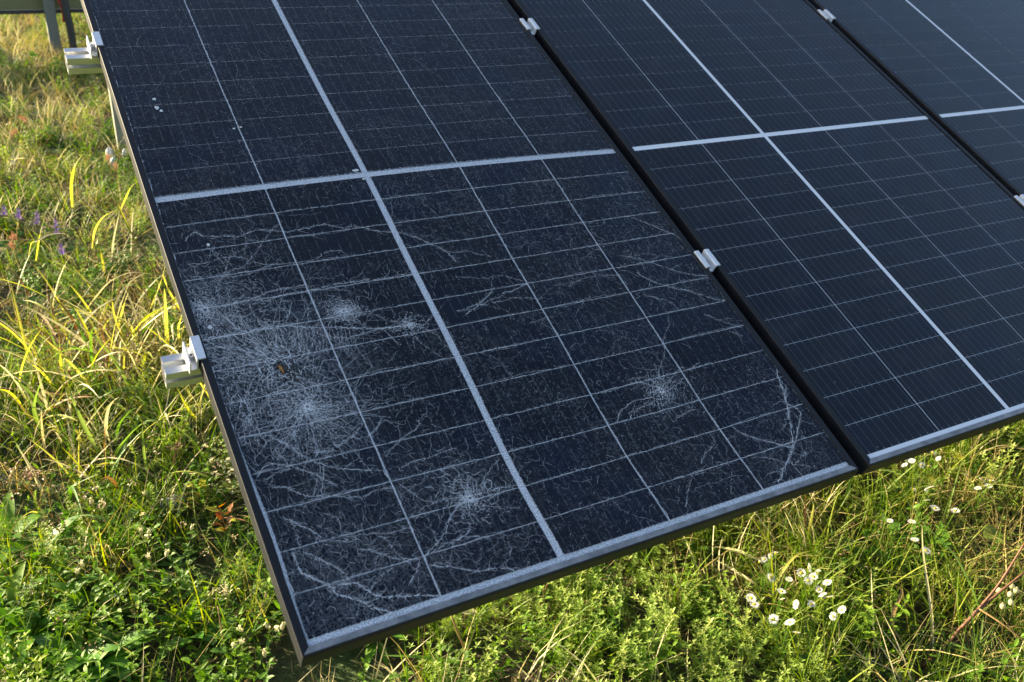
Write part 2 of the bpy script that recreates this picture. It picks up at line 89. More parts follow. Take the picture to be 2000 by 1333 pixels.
class MB:
    """Collects vertices, faces and a per-face tint, then becomes one mesh."""
    def __init__(self):
        self.v, self.f, self.t = [], [], []
    def add(self, vs, fs, tint=0.5):
        k = len(self.v)
        self.v.extend([tuple(p) for p in vs])
        for q in fs:
            self.f.append(tuple(i + k for i in q))
            self.t.append(tint)
    def box(self, x0, x1, y0, y1, z0, z1, tint=0.5, mat=None):
        vs = [Vector((x, y, z)) for z in (z0, z1) for y in (y0, y1) for x in (x0, x1)]
        if mat is not None:
            vs = [mat @ p for p in vs]
        self.add(vs, [(0, 2, 3, 1), (4, 5, 7, 6), (0, 1, 5, 4), (1, 3, 7, 5), (3, 2, 6, 7), (2, 0, 4, 6)], tint)
    def prism(self, prof, x0, x1, axis='x', tint=0.5, caps=True):
        n = len(prof)
        if axis == 'x':
            vs = [(x, a, b) for x in (x0, x1) for a, b in prof]
        elif axis == 'y':
            vs = [(a, x, b) for x in (x0, x1) for a, b in prof]
        else:
            vs = [(a, b, x) for x in (x0, x1) for a, b in prof]
        fs = [(i, (i + 1) % n, n + (i + 1) % n, n + i) for i in range(n)]
        if caps:
            fs += [tuple(range(n))[::-1], tuple(range(n, 2 * n))]
        self.add(vs, fs, tint)
    def tube(self, pts, rads, n=6, tint=0.5, cap=True):
        pts = [Vector(p) for p in pts]
        if not hasattr(rads, '__len__'):
            rads = [rads] * len(pts)
        vs, fs = [], []
        ref = Vector((0.31, 0.17, 0.93)).normalized()
        for i, p in enumerate(pts):
            d = (pts[min(i + 1, len(pts) - 1)] - pts[max(i - 1, 0)])
            d = d.normalized() if d.length > 1e-9 else Vector((0, 0, 1))
            a = d.cross(ref)
            if a.length < 1e-3:
                a = d.cross(Vector((1, 0, 0)))
            a.normalize()
            b = d.cross(a)
            for k in range(n):
                t = 2 * math.pi * k / n
                vs.append(p + (a * math.cos(t) + b * math.sin(t)) * rads[i])
        for i in range(len(pts) - 1):
            for k in range(n):
                fs.append((i * n + k, i * n + (k + 1) % n, (i + 1) * n + (k + 1) % n, (i + 1) * n + k))
        if cap:
            fs.append(tuple(range(n))[::-1])
            fs.append(tuple(range((len(pts) - 1) * n, len(pts) * n)))
        self.add(vs, fs, tint)
    def ribbon(self, pts, width, side=None, tint=0.5, taper=0.15, fold=0.18, twist=0.0):
        """A grass blade: folded strip along pts, widest below the middle, pointed at the tip."""
        pts = [Vector(p) for p in pts]
        n = len(pts)
        vs, fs = [], []
        for i, p in enumerate(pts):
            d = (pts[min(i + 1, n - 1)] - pts[max(i - 1, 0)]).normalized()
            s = side if side is not None else d.cross(Vector((0, 0, 1)))
            s = (s - d * s.dot(d))
            if s.length < 1e-4:
                s = d.cross(Vector((1, 0.3, 0)))
            s.normalize()
            if twist:
                s = Matrix.Rotation(twist * i / (n - 1), 3, d) @ s
            u = s.cross(d)
            t = i / (n - 1)
            w = width * 0.5 * (taper + (1 - taper) * min(1, t * 4)) * (1 - t ** 3.0) + width * 0.02
            vs += [p - s * w + u * w * fold, p.copy(), p + s * w + u * w * fold]
        for i in range(n - 1):
            a = 3 * i
            fs += [(a, a + 1, a + 4, a + 3), (a + 1, a + 2, a + 5, a + 4)]
        self.add(vs, fs, tint)
    def leaf(self, base, d, up, length, width, droop=0.3, fold=0.15, tint=0.5, seg=4, blunt=0.9):
        d = Vector(d).normalized()
        up = Vector(up)
        s = d.cross(up)
        if s.length < 1e-4:
            s = d.cross(Vector((1, 0.2, 0.1)))
        s.normalize()
        nrm = s.cross(d).normalized()
        p = Vector(base)
        ang = 0.0
        vs, fs = [], []
        for i in range(seg + 1):
            t = i / seg
            w = width * 0.5 * math.sin(math.pi * (t ** blunt)) + width * 0.03
            if i == seg: w = width * 0.01
            dd = d * math.cos(ang) - nrm * math.sin(ang)
            nn = nrm * math.cos(ang) + d * math.sin(ang)
            vs += [p - s * w + nn * w * fold, p.copy(), p + s * w + nn * w * fold]
            p = p + dd * (length / seg)
            ang += droop / seg
        for i in range(seg):
            a = 3 * i
            fs += [(a, a + 1, a + 4, a + 3), (a + 1, a + 2, a + 5, a + 4)]
        self.add(vs, fs, tint)
    def mesh(self, name, mat, smooth=False):
        m = bpy.data.meshes.new(name)
        m.from_pydata(self.v, [], self.f)
        at = m.attributes.new('tint', 'FLOAT', 'FACE')
        at.data.foreach_set('value', np.array(self.t, dtype=np.float32))
        m.materials.append(mat)
        if smooth:
            m.polygons.foreach_set('use_smooth', np.ones(len(m.polygons), dtype=bool))
        m.update()
        return m
    def build(self, name, mat, parent=None, smooth=False):
        o = bpy.data.objects.new(name, self.mesh(name, mat, smooth))
        COL.objects.link(o)
        if parent is not None: o.parent = parent
        return o

def put(name, mesh, parent=None, loc=None, rot=None):
    o = bpy.data.objects.new(name, mesh)
    COL.objects.link(o)
    if parent is not None: o.parent = parent
    if loc is not None: o.location = loc
    if rot is not None: o.rotation_euler = rot
    return o

def copy_tree(o, parent=None):
    c = o.copy()
    COL.objects.link(c)
    if parent is not None: c.parent = parent
    for ch in list(o.children):
        copy_tree(ch, c)
    return c

# ------------------------------------------------------------------ materials
def new_mat(name):
    m = bpy.data.materials.new(name)
    m.use_nodes = True
    nt = m.node_tree
    return m, nt, nt.nodes['Principled BSDF']

class N:
    """Tiny node-graph helper."""
    def __init__(self, nt): self.nt = nt
    def node(self, kind, **kw):
        n = self.nt.nodes.new(kind)
        for k, v in kw.items(): setattr(n, k, v)
        return n
    def link(self, a, b): self.nt.links.new(a, b)
    def val(self, x, sock):
        if hasattr(x, 'is_output'): self.link(x, sock)
        else: sock.default_value = x
    def math(self, op, a, b=0.0, c=0.0, clamp=False):
        n = self.node('ShaderNodeMath', operation=op, use_clamp=clamp)
        self.val(a, n.inputs[0]); self.val(b, n.inputs[1]); self.val(c, n.inputs[2])
        return n.outputs[0]
    def noise(self, vec, scale, detail=3.0, rough=0.55, out='Fac'):
        n = self.node('ShaderNodeTexNoise')
        if vec is not None: self.link(vec, n.inputs['Vector'])
        n.inputs['Scale'].default_value = scale
        n.inputs['Detail'].default_value = detail
        n.inputs['Roughness'].default_value = rough
        return n.outputs[out]
    def ramp(self, fac, stops, interp='LINEAR'):
        n = self.node('ShaderNodeValToRGB')
        n.color_ramp.interpolation = interp
        e = n.color_ramp.elements
        while len(e) < len(stops): e.new(0.5)
        for q, (p, c) in zip(e, stops):
            q.position = p
            q.color = (c, c, c, 1) if not hasattr(c, '__len__') else (*c, 1)
        self.link(fac, n.inputs['Fac'])
        return n.outputs['Color']
    def mix(self, fac, a, b):
        n = self.node('ShaderNodeMix', data_type='RGBA')
        self.val(fac, n.inputs['Factor'])
        for x, s in ((a, n.inputs['A']), (b, n.inputs['B'])):
            if hasattr(x, 'is_output'): self.link(x, s)
            else: s.default_value = (*x, 1)
        return n.outputs['Result']
    def smooth(self, x, lo, hi):
        n = self.node('ShaderNodeMapRange', interpolation_type='SMOOTHSTEP')
        self.val(x, n.inputs['Value'])
        n.inputs['From Min'].default_value = lo
        n.inputs['From Max'].default_value = hi
        return n.outputs['Result']

def leaf_mat(name, cols, transl=0.38, rough=0.5, seed=0.0):
    """cols: ramp of leaf colours, chosen per plant and per leaf."""
    m, nt, p = new_mat(name)
    g = N(nt)
    oi = g.node('ShaderNodeObjectInfo')
    at = g.node('ShaderNodeAttribute', attribute_name='tint')
    f = g.math('ADD', g.math('MULTIPLY', oi.outputs['Random'], 0.5), g.math('MULTIPLY', at.outputs['Fac'], 0.5))
    n = len(cols)
    col = g.ramp(f, [(i / (n - 1), c) for i, c in enumerate(cols)])
    geo = g.node('ShaderNodeNewGeometry')
    mot = g.noise(geo.outputs['Position'], 90.0, 2.0)
    col = g.mix(g.math('MULTIPLY', g.smooth(mot, 0.55, 0.75), 0.35), col, tuple(c * 0.55 + 0.02 for c in cols[n // 2]))
    g.link(col, p.inputs['Base Color'])
    p.inputs['Roughness'].default_value = rough
    p.inputs['Specular IOR Level'].default_value = 0.3
    tr = g.node('ShaderNodeBsdfTranslucent')
    hs = g.node('ShaderNodeHueSaturation')
    hs.inputs['Saturation'].default_value = 1.15
    hs.inputs['Value'].default_value = 1.5
    g.link(col, hs.inputs['Color'])
    g.link(hs.outputs['Color'], tr.inputs['Color'])
    mx = g.node('ShaderNodeMixShader')
    mx.inputs[0].default_value = transl
    g.link(p.outputs[0], mx.inputs[1]); g.link(tr.outputs[0], mx.inputs[2])
    g.link(mx.outputs[0], nt.nodes['Material Output'].inputs['Surface'])
    return m

LM = {
    'grass': leaf_mat('grass_green', [(.05, .115, .010), (.085, .155, .014), (.14, .20, .018), (.26, .28, .03)]),
    'straw': leaf_mat('dry_straw', [(.16, .11, .04), (.32, .25, .08), (.46, .38, .15), (.30, .30, .07)], 0.3),
    'clover': leaf_mat('clover_green', [(.035, .10, .012), (.065, .15, .015), (.11, .2, .018), (.20, .26, .025)]),
    'herb': leaf_mat('herb_green', [(.05, .14, .014), (.095, .20, .018), (.16, .27, .022), (.28, .33, .035)]),
    'feather': leaf_mat('bedstraw_green', [(.13, .22, .03), (.19, .29, .045), (.27, .34, .07), (.38, .40, .12)]),
    'broad': leaf_mat('broad_leaf', [(.045, .14, .016), (.075, .20, .018), (.12, .26, .02), (.2, .31, .03)], 0.35, 0.5),
    'litter': leaf_mat('brown_litter', [(.06, .04, .02), (.14, .09, .04), (.26, .18, .08), (.38, .30, .16)], 0.15),
    'yellow': leaf_mat('yellow_blade', [(.26, .31, .04), (.36, .36, .06), (.46, .42, .11), (.32, .36, .06)], 0.45),
    'green': leaf_mat('wide_green_blade', [(.08, .18, .025), (.12, .23, .035), (.18, .26, .06), (.26, .31, .10)], 0.35),
    'pale': leaf_mat('bleached_blade', [(.44, .37, .18), (.52, .46, .25), (.58, .53, .32), (.42, .42, .18)], 0.3),
    'brown': leaf_mat('brown_blade', [(.13, .075, .03), (.22, .12, .05), (.30, .19, .08), (.36, .27, .12)], 0.2),
    'red': leaf_mat('red_brown_blade', [(.24, .09, .045), (.32, .14, .07), (.38, .19, .10), (.4, .25, .13)], 0.2),
    'redstem': leaf_mat('red_stem', [(.08, .034, .024), (.115, .048, .032), (.15, .07, .04), (.18, .1, .05)], 0.05),
    'stem': leaf_mat('dark_stem', [(.07, .08, .025), (.10, .10, .03), (.13, .11, .035), (.15, .14, .04)], 0.05),
    'petal': leaf_mat('white_petal', [(.72, .70, .66), (.78, .77, .74), (.8, .8, .78), (.8, .79, .76)], 0.25),
    'disc': leaf_mat('yellow_disc', [(.5, .34, .02), (.58, .42, .03), (.62, .48, .04), (.6, .5, .06)], 0.0),
    'capsule': leaf_mat('pale_capsule', [(.42, .36, .2), (.48, .44, .26), (.5, .48, .3), (.4, .42, .22)], 0.3),
    'purple': leaf_mat('purple_flower', [(.12, .05, .28), (.16, .08, .34), (.2, .10, .4), (.22, .13, .36)], 0.25),
    'seedhead': leaf_mat('reddish_seedhead', [(.26, .13, .09), (.34, .18, .12), (.4, .24, .16), (.44, .3, .2)], 0.2),
    'bramble': leaf_mat('red_bramble', [(.14, .04, .018), (.22, .06, .025), (.26, .12, .03), (.2, .2, .03)], 0.35),
    'yleaf': leaf_mat('yellow_leaf', [(.34, .35, .02), (.4, .4, .03), (.46, .44, .04), (.38, .38, .06)], 0.4),
}

def metal_mat(name, col, rough, scale=60.0, metallic=1.0, streak=(1, 1, 1)):
    m, nt, p = new_mat(name)
    g = N(nt)
    tc = g.node('ShaderNodeTexCoord')
    mp = g.node('ShaderNodeMapping')
    mp.inputs['Scale'].default_value = streak
    g.link(tc.outputs['Object'], mp.inputs['Vector'])
    n = g.noise(mp.outputs['Vector'], scale, 4.0)
    p.inputs['Metallic'].default_value = metallic
    g.link(g.mix(n, tuple(c * 0.86 for c in col), tuple(min(1, c * 1.1) for c in col)), p.inputs['Base Color'])
    g.link(g.math('ADD', rough - 0.08, g.math('MULTIPLY', n, 0.16)), p.inputs['Roughness'])
    return m

ALU = metal_mat('brushed_aluminium', (.74, .74, .73), .40, 40.0, .85, (4, 60, 60))
ALU2 = metal_mat('cast_aluminium', (.86, .86, .86), .45, 120.0, .6)
STEEL = metal_mat('bolt_steel', (.5, .5, .5), .3)
GALV = metal_mat('galvanised_steel', (.27, .28, .23), .6, 18.0, 0.35)
STEELD = metal_mat('dull_grey_steel', (.16, .175, .16), .6, 18.0, .3)
OLIVE = metal_mat('grass_bounce_olive_beam', (.17, .17, .085), .7, 9.0, 0.1)  # olive paints in the bounce of sunlit grass on shaded galvanised steel

def frame_mat():
    m, nt, p = new_mat('black_anodised_frame')
    g = N(nt)
    tc = g.node('ShaderNodeTexCoord')
    n = g.noise(tc.outputs['Object'], 14.0, 5.0, 0.7)
    sp = g.noise(tc.outputs['Object'], 260.0, 2.0)
    dust = g.math('MULTIPLY', g.smooth(n, .45, .75), .012)
    spot = g.math('MULTIPLY', g.smooth(sp, .72, .8), .08)
    g.link(g.mix(g.math('ADD', dust, spot, clamp=True), (.012, .013, .016), (.45, .42, .38)), p.inputs['Base Color'])
    g.link(g.math('ADD', .4, g.math('MULTIPLY', n, .22)), p.inputs['Roughness'])
    p.inputs['Specular IOR Level'].default_value = .25
    return m
FRAME = frame_mat()
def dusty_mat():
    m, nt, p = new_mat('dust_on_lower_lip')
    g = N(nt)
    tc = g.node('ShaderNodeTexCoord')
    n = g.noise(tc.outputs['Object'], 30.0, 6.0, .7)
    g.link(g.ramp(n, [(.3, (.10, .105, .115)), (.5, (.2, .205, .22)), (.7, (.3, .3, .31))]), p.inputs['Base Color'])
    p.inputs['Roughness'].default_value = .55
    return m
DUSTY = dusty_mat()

def blocker_mat():
    m, nt, p = new_mat('matt_black_blocker')
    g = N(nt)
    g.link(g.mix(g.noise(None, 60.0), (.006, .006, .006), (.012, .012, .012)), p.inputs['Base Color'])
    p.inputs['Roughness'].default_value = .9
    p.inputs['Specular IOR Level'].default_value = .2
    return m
BLOCKER = blocker_mat()  # only for the added strips that block light under the panel gaps

def panel_glass(p, rough=0.22):
    p.inputs['Coat Weight'].default_value = 1.0
    p.inputs['Coat IOR'].default_value = 1.32
    p.inputs['Coat Roughness'].default_value = rough
    p.inputs['Roughness'].default_value = 0.6
    p.inputs['Specular IOR Level'].default_value = 0.0

def shatter(g, vec):
    """Crazing of tempered glass in panel coordinates (metres): factor 0..1."""
    wob = g.noise(vec, 55.0, 3.0, .6, 'Color')
    sub = g.node('ShaderNodeVectorMath', operation='SUBTRACT')
    g.link(wob, sub.inputs[0]); sub.inputs[1].default_value = (.5, .5, .5)
    scl = g.node('ShaderNodeVectorMath', operation='SCALE')
    g.link(sub.outputs[0], scl.inputs[0]); scl.inputs['Scale'].default_value = .016
    add = g.node('ShaderNodeVectorMath', operation='ADD')
    g.link(vec, add.inputs[0]); g.link(scl.outputs[0], add.inputs[1])
    res = None
    zone = g.noise(vec, 7.0, 3.0, .6)
    fine = g.noise(vec, 26.0, 2.0, .6)
    # closeness to the places that were hit
    near = 0.0
    for (mx, my), rad, amp in ((IMPACTS['hole'], .19, 1.0), (IMPACTS['low'], .16, .8), (IMPACTS['edge'], .12, .9), (IMPACTS['b'], .05, .4),
                               (IMPACTS['d'], .09, .45), (IMPACTS['e'], .11, .5), ((-330, -800), .26, .55), ((-400, -480), .16, .5)):
        ds = g.node('ShaderNodeVectorMath', operation='DISTANCE')
        g.link(vec, ds.inputs[0]); ds.inputs[1].default_value = (mx / 1000, my / 1000, 0)
        near = g.math('MAXIMUM', near, g.math('MULTIPLY', g.math('SUBTRACT', 1.0, g.math('DIVIDE', ds.outputs['Value'], rad), clamp=True), amp))
    def edges(scale, width):
        v = g.node('ShaderNodeTexVoronoi', feature='DISTANCE_TO_EDGE')
        g.link(add.outputs[0], v.inputs['Vector'])
        v.inputs['Scale'].default_value = scale
        return g.math('SUBTRACT', 1.0, g.math('DIVIDE', v.outputs['Distance'], width), clamp=True)
    a = g.math('MULTIPLY', edges(125.0, .09), g.math('ADD', g.math('MULTIPLY', g.smooth(fine, .45, .7), .07), g.math('MULTIPLY', near, .25)))
    b = g.math('MULTIPLY', edges(34.0, .045), g.math('ADD', g.math('MULTIPLY', g.smooth(zone, .5, .72), .07), g.math('MULTIPLY', near, .15)))
    v = g.node('ShaderNodeTexVoronoi', feature='F1')
    g.link(vec, v.inputs['Vector']); v.inputs['Scale'].default_value = 330.0
    sepc = g.node('ShaderNodeSeparateColor')
    g.link(v.outputs['Color'], sepc.inputs[0])
    d = g.math('MULTIPLY', g.math('GREATER_THAN', sepc.outputs[0], .84), g.math('ADD', .05, g.math('MULTIPLY', near, .08)))
    d = g.math('MULTIPLY', d, g.math('ADD', .4, g.smooth(zone, .35, .65)))
    return g.math('MAXIMUM', g.math('MAXIMUM', a, b), d, clamp=True)

def panel_vec(g, root):
    tc = g.node('ShaderNodeTexCoord')
    tc.object = root
    sx = g.node('ShaderNodeSeparateXYZ')
    g.link(tc.outputs['Object'], sx.inputs[0])
    cx = g.node('ShaderNodeCombineXYZ')
    g.link(sx.outputs[0], cx.inputs[0]); g.link(sx.outputs[1], cx.inputs[1])
    return cx.outputs[0], sx.outputs[0], sx.outputs[1]

CRACKCOL = (.74, .77, .82)
def laminate_mat(root, broken):
    m, nt, p = new_mat('white_backsheet_under_glass' + ('_cracked' if broken else ''))
    g = N(nt)
    vec, x, y = panel_vec(g, root)
    base = g.mix(g.noise(vec, 40.0, 3.0), (.70, .72, .75), (.80, .82, .84))
    if broken:
        s = g.noise(vec, 420.0, 2.0)
        base = g.mix(g.smooth(s, .38, .62), (.30, .33, .39), (.72, .75, .78))
    g.link(base, p.inputs['Base Color'])
    panel_glass(p, .35 if broken else .2)
    return m

CELL_W, CELL_PX = .2073, (-.4232, -.2136, .0063, .2159, .4254)
PITCH, CELL_H, HALF_GAP = .0705, .0694, .0078
def cell_mat(root, broken):
    m, nt, p = new_mat('dark_silicon_cell' + ('_cracked' if broken else ''))
    g = N(nt)
    vec, x, y = panel_vec(g, root)
    oi = g.node('ShaderNodeObjectInfo')
    base = g.mix(oi.outputs['Random'], (.0032, .0050, .0105), (.0075, .0090, .0135))
    base = g.mix(g.smooth(g.noise(vec, 5.0, 3.0), .45, .7), base, (.0045, .009, .021))
    grain = g.noise(vec, 900.0, 1.0)
    base = g.mix(g.math('MULTIPLY', grain, .16), base, (.02, .025, .04))
    # ten thin bus wires down each cell, with solder dots by the cell ends
    tc = g.node('ShaderNodeTexCoord')
    so = g.node('ShaderNodeSeparateXYZ')
    g.link(tc.outputs['Generated'], so.inputs[0])
    gx = so.outputs[0]
    if broken:
        gx = g.math('ADD', gx, g.math('MULTIPLY', g.math('SUBTRACT', g.noise(vec, 130.0, 2.0), .5), .013))
    fr = g.math('ABSOLUTE', g.math('SUBTRACT', g.math('FRACT', g.math('MULTIPLY', gx, 10.0)), .5))
    wire = g.math('SUBTRACT', 1.0, g.math('DIVIDE', fr, .03), clamp=True)
    amp = .20
    if broken:
        amp = g.math('MULTIPLY', g.smooth(g.noise(vec, 60.0, 3.0, .7), .38, .62), .32)
    wire = g.math('MULTIPLY', wire, amp)
    gy = so.outputs[1]
    dot = g.math('LESS_THAN', g.math('ABSOLUTE', g.math('SUBTRACT', g.math('ABSOLUTE', g.math('SUBTRACT', gy, .5)), .455)), .02)
    dot = g.math('MULTIPLY', dot, g.math('LESS_THAN', fr, .05))
    fac = g.math('MAXIMUM', wire, g.math('MULTIPLY', dot, .3 if not broken else .12))
    col = g.mix(fac, base, (.5, .52, .55))
    if broken:
        at = g.node('ShaderNodeAttribute', attribute_name='tint')
        sh = g.math('MULTIPLY', shatter(g, vec), at.outputs['Fac'])
        col = g.mix(sh, col, CRACKCOL)
    else:
        sp = g.node('ShaderNodeTexVoronoi', feature='F1')
        g.link(vec, sp.inputs['Vector']); sp.inputs['Scale'].default_value = 60.0
        dustspot = g.math('LESS_THAN', sp.outputs['Distance'], .09)
        sc = g.node('ShaderNodeSeparateColor'); g.link(sp.outputs['Color'], sc.inputs[0])
        dustspot = g.math('MULTIPLY', dustspot, g.math('MULTIPLY', g.math('GREATER_THAN', sc.outputs[0], .82), .3))
        col = g.mix(dustspot, col, (.45, .45, .42))
        film = g.math('MULTIPLY', g.smooth(g.noise(vec, 11.0, 6.0, .7), .45, .75), .022)
        col = g.mix(film, col, (.5, .47, .42))
    g.link(col, p.inputs['Base Color'])
    panel_glass(p, .26 if broken else .2)
    return m

def crack_mat():
    m, nt, p = new_mat('crushed_white_glass')
    g = N(nt)
    at = g.node('ShaderNodeAttribute', attribute_name='tint')
    g.link(g.mix(at.outputs['Fac'], (.03, .04, .06), (.90, .92, .95)), p.inputs['Base Color'])
    p.inputs['Roughness'].default_value = .5
    return m
CRACK = crack_mat()

# ------------------------------------------------------------------ terrain
def ground_z(x, y):
    ye = y if y < 14 else 14 + (1 - math.exp(-(y - 14) / 30.0)) * 18
    if y < -8: ye = -8 + -(1 - math.exp((y + 8) / 20.0)) * 8
    return 0.13 * ye
def bump(x, y):
    return .012 * math.sin(x * 3.1 + y * 1.7) * math.sin(y * 2.3 - x * 1.1) + .007 * math.sin(x * 9.0 + 1) * math.sin(y * 8.0)

def make_ground():
    def axis(lo, hi, near_lo, near_hi, step):
        a = [near_lo + i * step for i in range(int((near_hi - near_lo) / step) + 1)]
        x, s = near_hi, step
        while x < hi: s *= 1.35; x += s; a.append(min(x, hi))
        x, s = near_lo, step
        while x > lo: s *= 1.35; x -= s; a.insert(0, max(x, lo))
        return a
    xs = axis(-600, 600, -3.5, 5, .12)
    ys = axis(-400, 900, -3, 10, .12)
    mb = MB()
    vs = [(x, y, ground_z(x, y) + bump(x, y)) for y in ys for x in xs]
    nx = len(xs)
    fs = [(j * nx + i, j * nx + i + 1, (j + 1) * nx + i + 1, (j + 1) * nx + i) for j in range(len(ys) - 1) for i in range(nx - 1)]
    mb.add(vs, fs)
    m, nt, p = new_mat('meadow_soil')
    g = N(nt)
    tc = g.node('ShaderNodeTexCoord')
    pos = tc.outputs['Object']
    a = g.noise(pos, 3.0, 6.0, .65)
    b = g.noise(pos, 45.0, 5.0, .7)
    soil = g.ramp(b, [(.25, (.025, .018, .010)), (.5, (.07, .05, .028)), (.75, (.15, .11, .065))])
    moss = g.ramp(b, [(.25, (.02, .04, .008)), (.6, (.05, .085, .018)), (.8, (.12, .13, .04))])
    g.link(g.mix(g.smooth(a, .4, .6), soil, moss), p.inputs['Base Color'])
    p.inputs['Roughness'].default_value = .95
    bp = g.node('ShaderNodeBump')
    bp.inputs['Strength'].default_value = .8
    bp.inputs['Distance'].default_value = .02
    g.link(b, bp.inputs['Height'])
    g.link(bp.outputs[0], p.inputs['Normal'])
    o = mb.build('ground', m, None, True)
    tag(o, kind='structure')
make_ground()
gz = lambda x, y: ground_z(x, y) + bump(x, y)

# ------------------------------------------------------------------ solar panels
TILT = R(29.6086)
PLANE = Matrix.Translation((0, 0, .94)) @ Matrix.Rotation(TILT, 4, 'X')
FX0, FX1, FY0, FY1, LIP, DEPTH = -.437, .6465, -.947, .947, .013, .031

def warp(x, y, z):
    """The shattered panel is no longer flat: its glass sags near the hit and bulges at the middle bar, its left side is bent in."""
    w = max(0.0, math.cos(math.pi * (x - .1045) / 1.06))
    e = max(0.0, min(1.0, (y + .94) / .14)); e = e * e * (3 - 2 * e)
    dz = w * (.009 * math.exp(-(y / .2) ** 2) - .012 * e * math.exp(-((y + .74) / .17) ** 2))
    dx = .009 * (-y / .94) ** 1.5 * (-x / .437) if (x < 0 and y < 0) else 0.0
    if x < 0: dx += .006 * math.exp(-((y + .76) / .13) ** 2) * (-x / .437)
    return x + dx, y, z + dz
def warp_frame(x, y, z):
    return x + (.009 * (-y / .94) ** 1.5 * (-x / .437) if (x < 0 and y < 0) else 0.0), y, z
def flat(x, y, z): return x, y, z

PROF = [(LIP, -.0008), (LIP, .0016), (.0055, .0016), (.0036, .0012), (.0018, 0), (.0006, -.0018), (0, -.0045), (0, -DEPTH), (.024, -DEPTH), (.024, -DEPTH + .0015), (.0016, -DEPTH + .0015), (.0016, -.0075), (LIP, -.0075)]
def frame_rail(side, w):
    mb = MB()
    n = len(PROF)
    seg = 18
    vs, fs = [], []
    for k in range(seg + 1):
        t = k / seg
        for d, z in PROF:
            if side != 'b' and d < .006 and z > -.005: d, z = d * .2, .0016 + (z - .0016) * .25   # only the lower lip is rolled round
            if side == 'b': x, y = FX0 + d + (FX1 - FX0 - 2 * d) * t, FY0 + d
            elif side == 't': x, y = FX1 - d - (FX1 - FX0 - 2 * d) * t, FY1 - d
            elif side == 'l': x, y = FX0 + d, FY1 - d - (FY1 - FY0 - 2 * d) * t
            else: x, y = FX1 - d, FY0 + d + (FY1 - FY0 - 2 * d) * t
            wx, wy, _ = w(x, y, z)
            vs.append((wx, wy, z))
    for k in range(seg):
        for i in range(n):
            fs.append((k * n + i, (k + 1) * n + i, (k + 1) * n + (i + 1) % n, k * n + (i + 1) % n))
    mb.add(vs, fs)
    return mb

CLEAN = {(2, 6): .12, (1, 6): .25, (2, 5): .5, (1, 2): .3, (1, 3): .35, (4, 8): .35, (4, 9): .4, (0, 10): .5, (0, 11): .6, (4, 1): .35, (2, 12): .7, (1, 12): .55}
def cell_rect(c, r):
    """r counts downwards from the middle bar: 1..13 below, -1..-13 above."""
    x0 = CELL_PX[c]
    if r > 0:
        y1 = -HALF_GAP - (r - 1) * PITCH
    else:
        y1 = HALF_GAP + (-r) * PITCH - (PITCH - CELL_H)
    return x0, x0 + CELL_W, y1 - CELL_H, y1
ROWS = [-r for r in range(13, 0, -1)] + list(range(1, 14))

def strip_grid(x0, x1, y0, y1, z, nx, ny, w):
    vs = [w(x0 + (x1 - x0) * i / nx, y0 + (y1 - y0) * j / ny, z) for j in range(ny + 1) for i in range(nx + 1)]
    fs = [(j * (nx + 1) + i, j * (nx + 1) + i + 1, (j + 1) * (nx + 1) + i + 1, (j + 1) * (nx + 1) + i) for j in range(ny) for i in range(nx)]
    return vs, fs

def make_panel(k, label, broken, group):
    root = empty('solar_panel', label=label, cat='solar panel', group=group)
    root.matrix_world = Matrix.Translation((1.1102 * k, 0, 0)) @ PLANE
    w = warp if broken else flat
    for s in 'btlr':
        fr = frame_rail(s, warp_frame if broken else flat).build('frame_rail', FRAME, root)
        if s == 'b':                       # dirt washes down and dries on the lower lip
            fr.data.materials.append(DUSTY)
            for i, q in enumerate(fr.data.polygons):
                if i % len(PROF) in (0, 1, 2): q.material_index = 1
    lam = MB()
    ins = LIP - .004
    lam.add(*strip_grid(FX0 + ins, FX1 - ins, FY0 + ins, FY1 - ins, -.0014, 24, 44, w))
    lam.build('backsheet', laminate_mat(root, broken), root, True)
    if k > 0:                              # added black strip, keeps sun from shining up through the gap
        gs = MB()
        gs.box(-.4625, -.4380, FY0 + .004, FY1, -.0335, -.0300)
        gs.build('gap_light_block', BLOCKER, root)
    cm = cell_mat(root, broken)
    rr = random.Random(5)
    shared = None
    for r in ROWS:
        for c in range(5):
            x0, x1, y0, y1 = cell_rect(c, r)
            if broken:
                y0 -= .0004
                mb = MB()
                t = CLEAN.get((c, r), rr.uniform(.75, 1.1) if r > 0 else rr.uniform(.55, .8))
                mb.add(*strip_grid(x0, x1, y0, y1, -.0009, 5, 2, w), tint=t)
                mb.build('solar_cell', cm, root, True)
            else:
                if shared is None:
                    mb = MB()
                    h, v = CELL_W / 2, CELL_H / 2
                    mb.box(-h, h, -v, v, -.0003, .0003)
                    shared = mb.mesh('solar_cell', cm)
                put('solar_cell', shared, root, ((x0 + x1) / 2, (y0 + y1) / 2, -.0011))
    return root

pan1 = make_panel(0, 'shattered solar panel with white web of cracks and black frame', True, 'solar panels in the tilted row')
pan2 = make_panel(1, 'unbroken dark solar panel directly beside the shattered one', False, 'solar panels in the tilted row')
pan3 = make_panel(2, 'unbroken solar panel farthest from the shattered one, cut off by the picture corner', False, 'solar panels in the tilted row')

